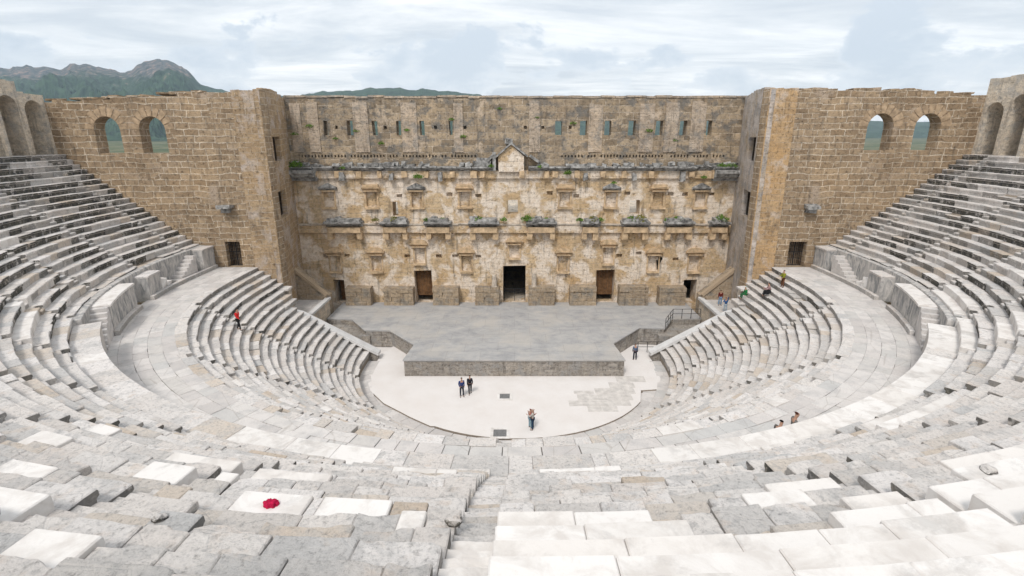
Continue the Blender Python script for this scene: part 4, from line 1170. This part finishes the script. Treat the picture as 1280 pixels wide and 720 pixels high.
# ------------------------------------------------------------------ land beyond
structure(mesh_obj('ground', [(-3950, -180, -1.), (3950, -180, -1.), (3950, 3950, -1.), (-3950, 3950, -1.)], [(0, 1, 2, 3)], M['ground']))
F_, HY, CX = 660., 166., 643.
RID = [(-260, 104), (-150, 95), (-60, 90), (0, 85), (30, 83), (58, 83), (75, 88), (88, 80), (96, 82), (106, 78), (118, 83), (130, 85), (148, 90), (160, 89), (172, 82), (182, 77), (196, 74.5), (210, 75), (224, 81), (238, 92), (248, 103), (258, 108), (275, 112), (300, 117), (335, 117), (365, 121), (390, 116), (425, 113.5), (445, 113), (462, 110.5),
       (485, 110), (505, 110), (514, 113), (528, 110.5), (548, 114), (568, 114), (584, 117), (600, 118), (622, 124), (700, 134), (800, 140), (900, 143), (1000, 146), (1060, 149), (1120, 153), (1180, 152), (1280, 149), (1500, 146)]
th = math.atan((360 - HY) / F_)
def ray(px, py):
    u = (360 - py) / F_; fy = math.cos(th) + u * math.sin(th); fz = -math.sin(th) + u * math.cos(th)
    return ((px - CX) / F_ / fy, fz / fy)
rd = [ray(*q) for q in RID]
def ridge(t):
    if t <= rd[0][0]: return rd[0][1]
    for i in range(len(rd) - 1):
        if rd[i][0] <= t <= rd[i + 1][0]:
            f = (t - rd[i][0]) / (rd[i + 1][0] - rd[i][0]); return rd[i][1] * (1 - f) + rd[i + 1][1] * f
    return rd[-1][1]
def hills(name, t0, t1, D0, D1, nu, nv, amp, seed, hf):
    V = []; F = []
    for j in range(nv + 1):
        f = j / nv; D = D0 + (D1 - D0) * f
        for i in range(nu + 1):
            t = t0 + (t1 - t0) * i / nu
            h = hf(t) * D1 + 21
            s = f if f < 1 else 1
            prof_ = s ** 1.1
            n_ = noise.fractal(Vector((t * 12 + seed, f * 4.5, seed)), .75, 2.2, 7) * amp * h * 4.2 * f * (1 - f) ** 1.6
            edge = noise.fractal(Vector((t * 60 + seed, 0, seed)), .8, 2.1, 4) * h * .03 * f ** 3
            V.append((t * D, -45.2 + D, max(-1.2, h * prof_ + n_ + edge)))
    for i in range(nu + 1):
        t = t0 + (t1 - t0) * i / nu; V.append((t * (D1 + 350), -45.2 + D1 + 350, -1.2))
    for j in range(nv + 1):
        for i in range(nu):
            a = j * (nu + 1) + i; F.append((a, a + 1, a + nu + 2, a + nu + 1))
    return structure(mesh_obj(name, V, F, M['hill'], smooth=False))
hills('mountain', -1.32, .02, 1500, 3000, 330, 40, .34, 3., ridge)
hills('hill', -.02, 1.15, 2300, 3500, 160, 16, .25, 7., ridge)

# trees outside, seen through the arched windows
def tree(x, y, h, r, label, n=900, mat='pine'):
    o = tag(empty('pine_tree', (x, y, -1)), label, 'tree', 'trees growing behind the tower walls')
    mb = MB(); V = []; F = []; nn = 8
    for j in range(6):
        f = j / 5.; rr = .38 * (1 - .75 * f)
        for i in range(nn): a = 6.283 * i / nn; V.append((rr * math.cos(a) + .3 * math.sin(f * 3), rr * math.sin(a), h * .85 * f))
    for j in range(5):
        for i in range(nn): F.append((j * nn + i, j * nn + (i + 1) % nn, (j + 1) * nn + (i + 1) % nn, (j + 1) * nn + i))
    mesh_obj('trunk', V, F, M['bark'], o)
    V = []; F = []
    cl = [(random.gauss(0, r * .45), random.gauss(0, r * .45), h * random.uniform(.35, .97), r * random.uniform(.25, .5)) for _ in range(26)]
    for i in range(n * 3):
        c = random.choice(cl); d = Vector((random.gauss(0, 1), random.gauss(0, 1), random.gauss(0, .7))).normalized() * c[3] * random.random() ** .4
        p = Vector(c[:3]) + d; e = Vector((random.gauss(0, 1), random.gauss(0, 1), random.gauss(0, 1))).normalized(); g_ = e.cross(Vector((random.gauss(0, 1), random.gauss(0, 1), .4))).normalized()
        l = random.uniform(.15, .4); b = len(V); V += [tuple(p - e * l), tuple(p + g_ * l * .5), tuple(p + e * l), tuple(p - g_ * l * .5)]; F.append((b, b + 1, b + 2, b + 3))
    mesh_obj('crown', V, F, M[mat], o)
tree(-66, 42, 19.5, 5.5, 'dark pine seen through the left arched window of the left tower')
tree(-54, 40, 18.5, 5., 'dark pine seen through the right arched window of the left tower')
tree(51, 33, 19.6, 3., 'small dark tree at the foot of the first right window', 600)

# ------------------------------------------------------------------ air
hz = mesh_obj('haze', [(x, y, z) for x in (-3990, 3990) for y in (-250, 3990) for z in (-2.5, 620)],
              [(0, 1, 3, 2), (4, 6, 7, 5), (0, 4, 5, 1), (2, 3, 7, 6), (0, 2, 6, 4), (1, 5, 7, 3)], bpy.data.materials.new('air'))
hz['kind'] = 'stuff'; hz['label'] = 'thin pale blue haze in the air'
m = hz.data.materials[0]; m.use_nodes = True; nt = m.node_tree; nt.nodes.clear()
mo = nt.nodes.new('ShaderNodeOutputMaterial'); pv = nt.nodes.new('ShaderNodeVolumePrincipled')
pv.inputs['Color'].default_value = (.66, .83, .98, 1); pv.inputs['Density'].default_value = .0001; pv.inputs['Anisotropy'].default_value = .1
nt.links.new(pv.outputs[0], mo.inputs['Volume'])

# ------------------------------------------------------------------ sky and light
w = bpy.data.worlds.new('World'); S.world = w; w.use_nodes = True; nt = w.node_tree; nt.nodes.clear()
def wn(t, **k):
    n_ = nt.nodes.new('ShaderNode' + t)
    for a, b in k.items(): setattr(n_, a, b)
    return n_
SUN_EL, SUN_AZ = 52., 200.      # azimuth clockwise from +Y
sky = wn('TexSky', sky_type='NISHITA', sun_disc=False); sky.sun_elevation = R_(SUN_EL); sky.sun_rotation = R_(SUN_AZ); sky.dust_density = 2.
bg1 = wn('Background'); bg1.inputs[1].default_value = .12; nt.links.new(sky.outputs[0], bg1.inputs[0])
tc = wn('TexCoord'); sep = wn('SeparateXYZ'); nt.links.new(tc.outputs['Generated'], sep.inputs[0])
def wm_(op, a, b=0.):
    n_ = wn('Math', operation=op)
    for i, v in ((0, a), (1, b)):
        if isinstance(v, bpy.types.NodeSocket): nt.links.new(v, n_.inputs[i])
        else: n_.inputs[i].default_value = v
    return n_.outputs[0]
zc = wm_('MAXIMUM', sep.outputs[2], 0.); den = wm_('ADD', zc, .07)
cx_ = wm_('DIVIDE', sep.outputs[0], den); cy_ = wm_('DIVIDE', sep.outputs[1], den)
cb = wn('CombineXYZ'); nt.links.new(cx_, cb.inputs[0]); nt.links.new(cy_, cb.inputs[1])
def wnoise(vec, sc, det, rough, loc=(0, 0, 0), scl=(1, 1, 1), dist=0.):
    mp = wn('Mapping'); mp.inputs['Location'].default_value = loc; mp.inputs['Scale'].default_value = scl; nt.links.new(vec, mp.inputs[0])
    n_ = wn('TexNoise'); n_.inputs['Scale'].default_value = sc; n_.inputs['Detail'].default_value = det; n_.inputs['Roughness'].default_value = rough; n_.inputs['Distortion'].default_value = dist
    nt.links.new(mp.outputs[0], n_.inputs['Vector']); return n_.outputs['Fac']
def wramp(f, stops):
    n_ = wn('ValToRGB'); nt.links.new(f, n_.inputs[0]); cr = n_.color_ramp
    while len(cr.elements) > 1: cr.elements.remove(cr.elements[-1])
    for i, (p, c) in enumerate(stops):
        e = cr.elements[0] if i == 0 else cr.elements.new(p); e.position = p; e.color = (*c, 1)
    return n_.outputs['Color']
hi_ = wnoise(cb.outputs[0], .55, 10, .64, (3.1, 1.7, 0), (.8, 1.6, 1), .5)
ccol = wramp(hi_, [(.30, (.50, .54, .59)), (.41, (.58, .615, .655)), (.475, (.67, .695, .72)), (.55, (.79, .80, .81)), (.64, (.93, .93, .93))])
# low bank of cumulus along the horizon
lo = wnoise(tc.outputs['Generated'], 5.2, 8, .62, (2.3, .4, 0), (1, 1, 2.2), .2)
band = wn('MapRange'); nt.links.new(sep.outputs[2], band.inputs[0]); band.inputs[1].default_value = .02; band.inputs[2].default_value = .30; band.inputs[3].default_value = .10; band.inputs[4].default_value = -.22
lf = wm_('ADD', lo, band.outputs[0])
lm = wramp(lf, [(.50, (0, 0, 0)), (.545, (1, 1, 1))])
lcol = wramp(lo, [(.42, (.90, .91, .92)), (.50, (.70, .73, .765)), (.62, (.55, .60, .66))])
mx = wn('Mix', data_type='RGBA'); nt.links.new(lm, mx.inputs[0]); nt.links.new(ccol, mx.inputs[6]); nt.links.new(lcol, mx.inputs[7])
bg2 = wn('Background'); bg2.inputs[1].default_value = .95; nt.links.new(mx.outputs[2], bg2.inputs[0])
ms = wn('MixShader'); ms.inputs[0].default_value = .95
nt.links.new(bg1.outputs[0], ms.inputs[1]); nt.links.new(bg2.outputs[0], ms.inputs[2])
wo = wn('OutputWorld'); nt.links.new(ms.outputs[0], wo.inputs[0])

sl = bpy.data.lights.new('sun', 'SUN'); sl.energy = 1.5; sl.use_shadow = True; sl.angle = R_(14); sl.color = (1, .95, .89)
so_ = bpy.data.objects.new('sun', sl); COL.objects.link(so_)
so_.rotation_euler = (R_(90 - SUN_EL), 0, R_(180 - SUN_AZ) )
# sun direction: light comes from azimuth SUN_AZ
az = R_(SUN_AZ); dvec = Vector((math.sin(az) * math.cos(R_(SUN_EL)), math.cos(az) * math.cos(R_(SUN_EL)), math.sin(R_(SUN_EL))))
so_.rotation_euler = dvec.to_track_quat('Z', 'Y').to_euler()

cam = bpy.data.cameras.new('camera'); co = bpy.data.objects.new('camera', cam); COL.objects.link(co)
co.location = CAM; co.rotation_euler = (R_(90) - th, 0, 0)
cam.lens = 36 * 660 / 1280.; cam.sensor_width = 36; cam.shift_x = -3 / 1280.; cam.clip_end = 9000; cam.clip_start = .05
S.camera = co
S.render.resolution_x = 1024; S.render.resolution_y = 576
S.view_settings.view_transform = 'Standard'; S.view_settings.look = 'None'; S.view_settings.exposure = .62; S.view_settings.gamma = 1
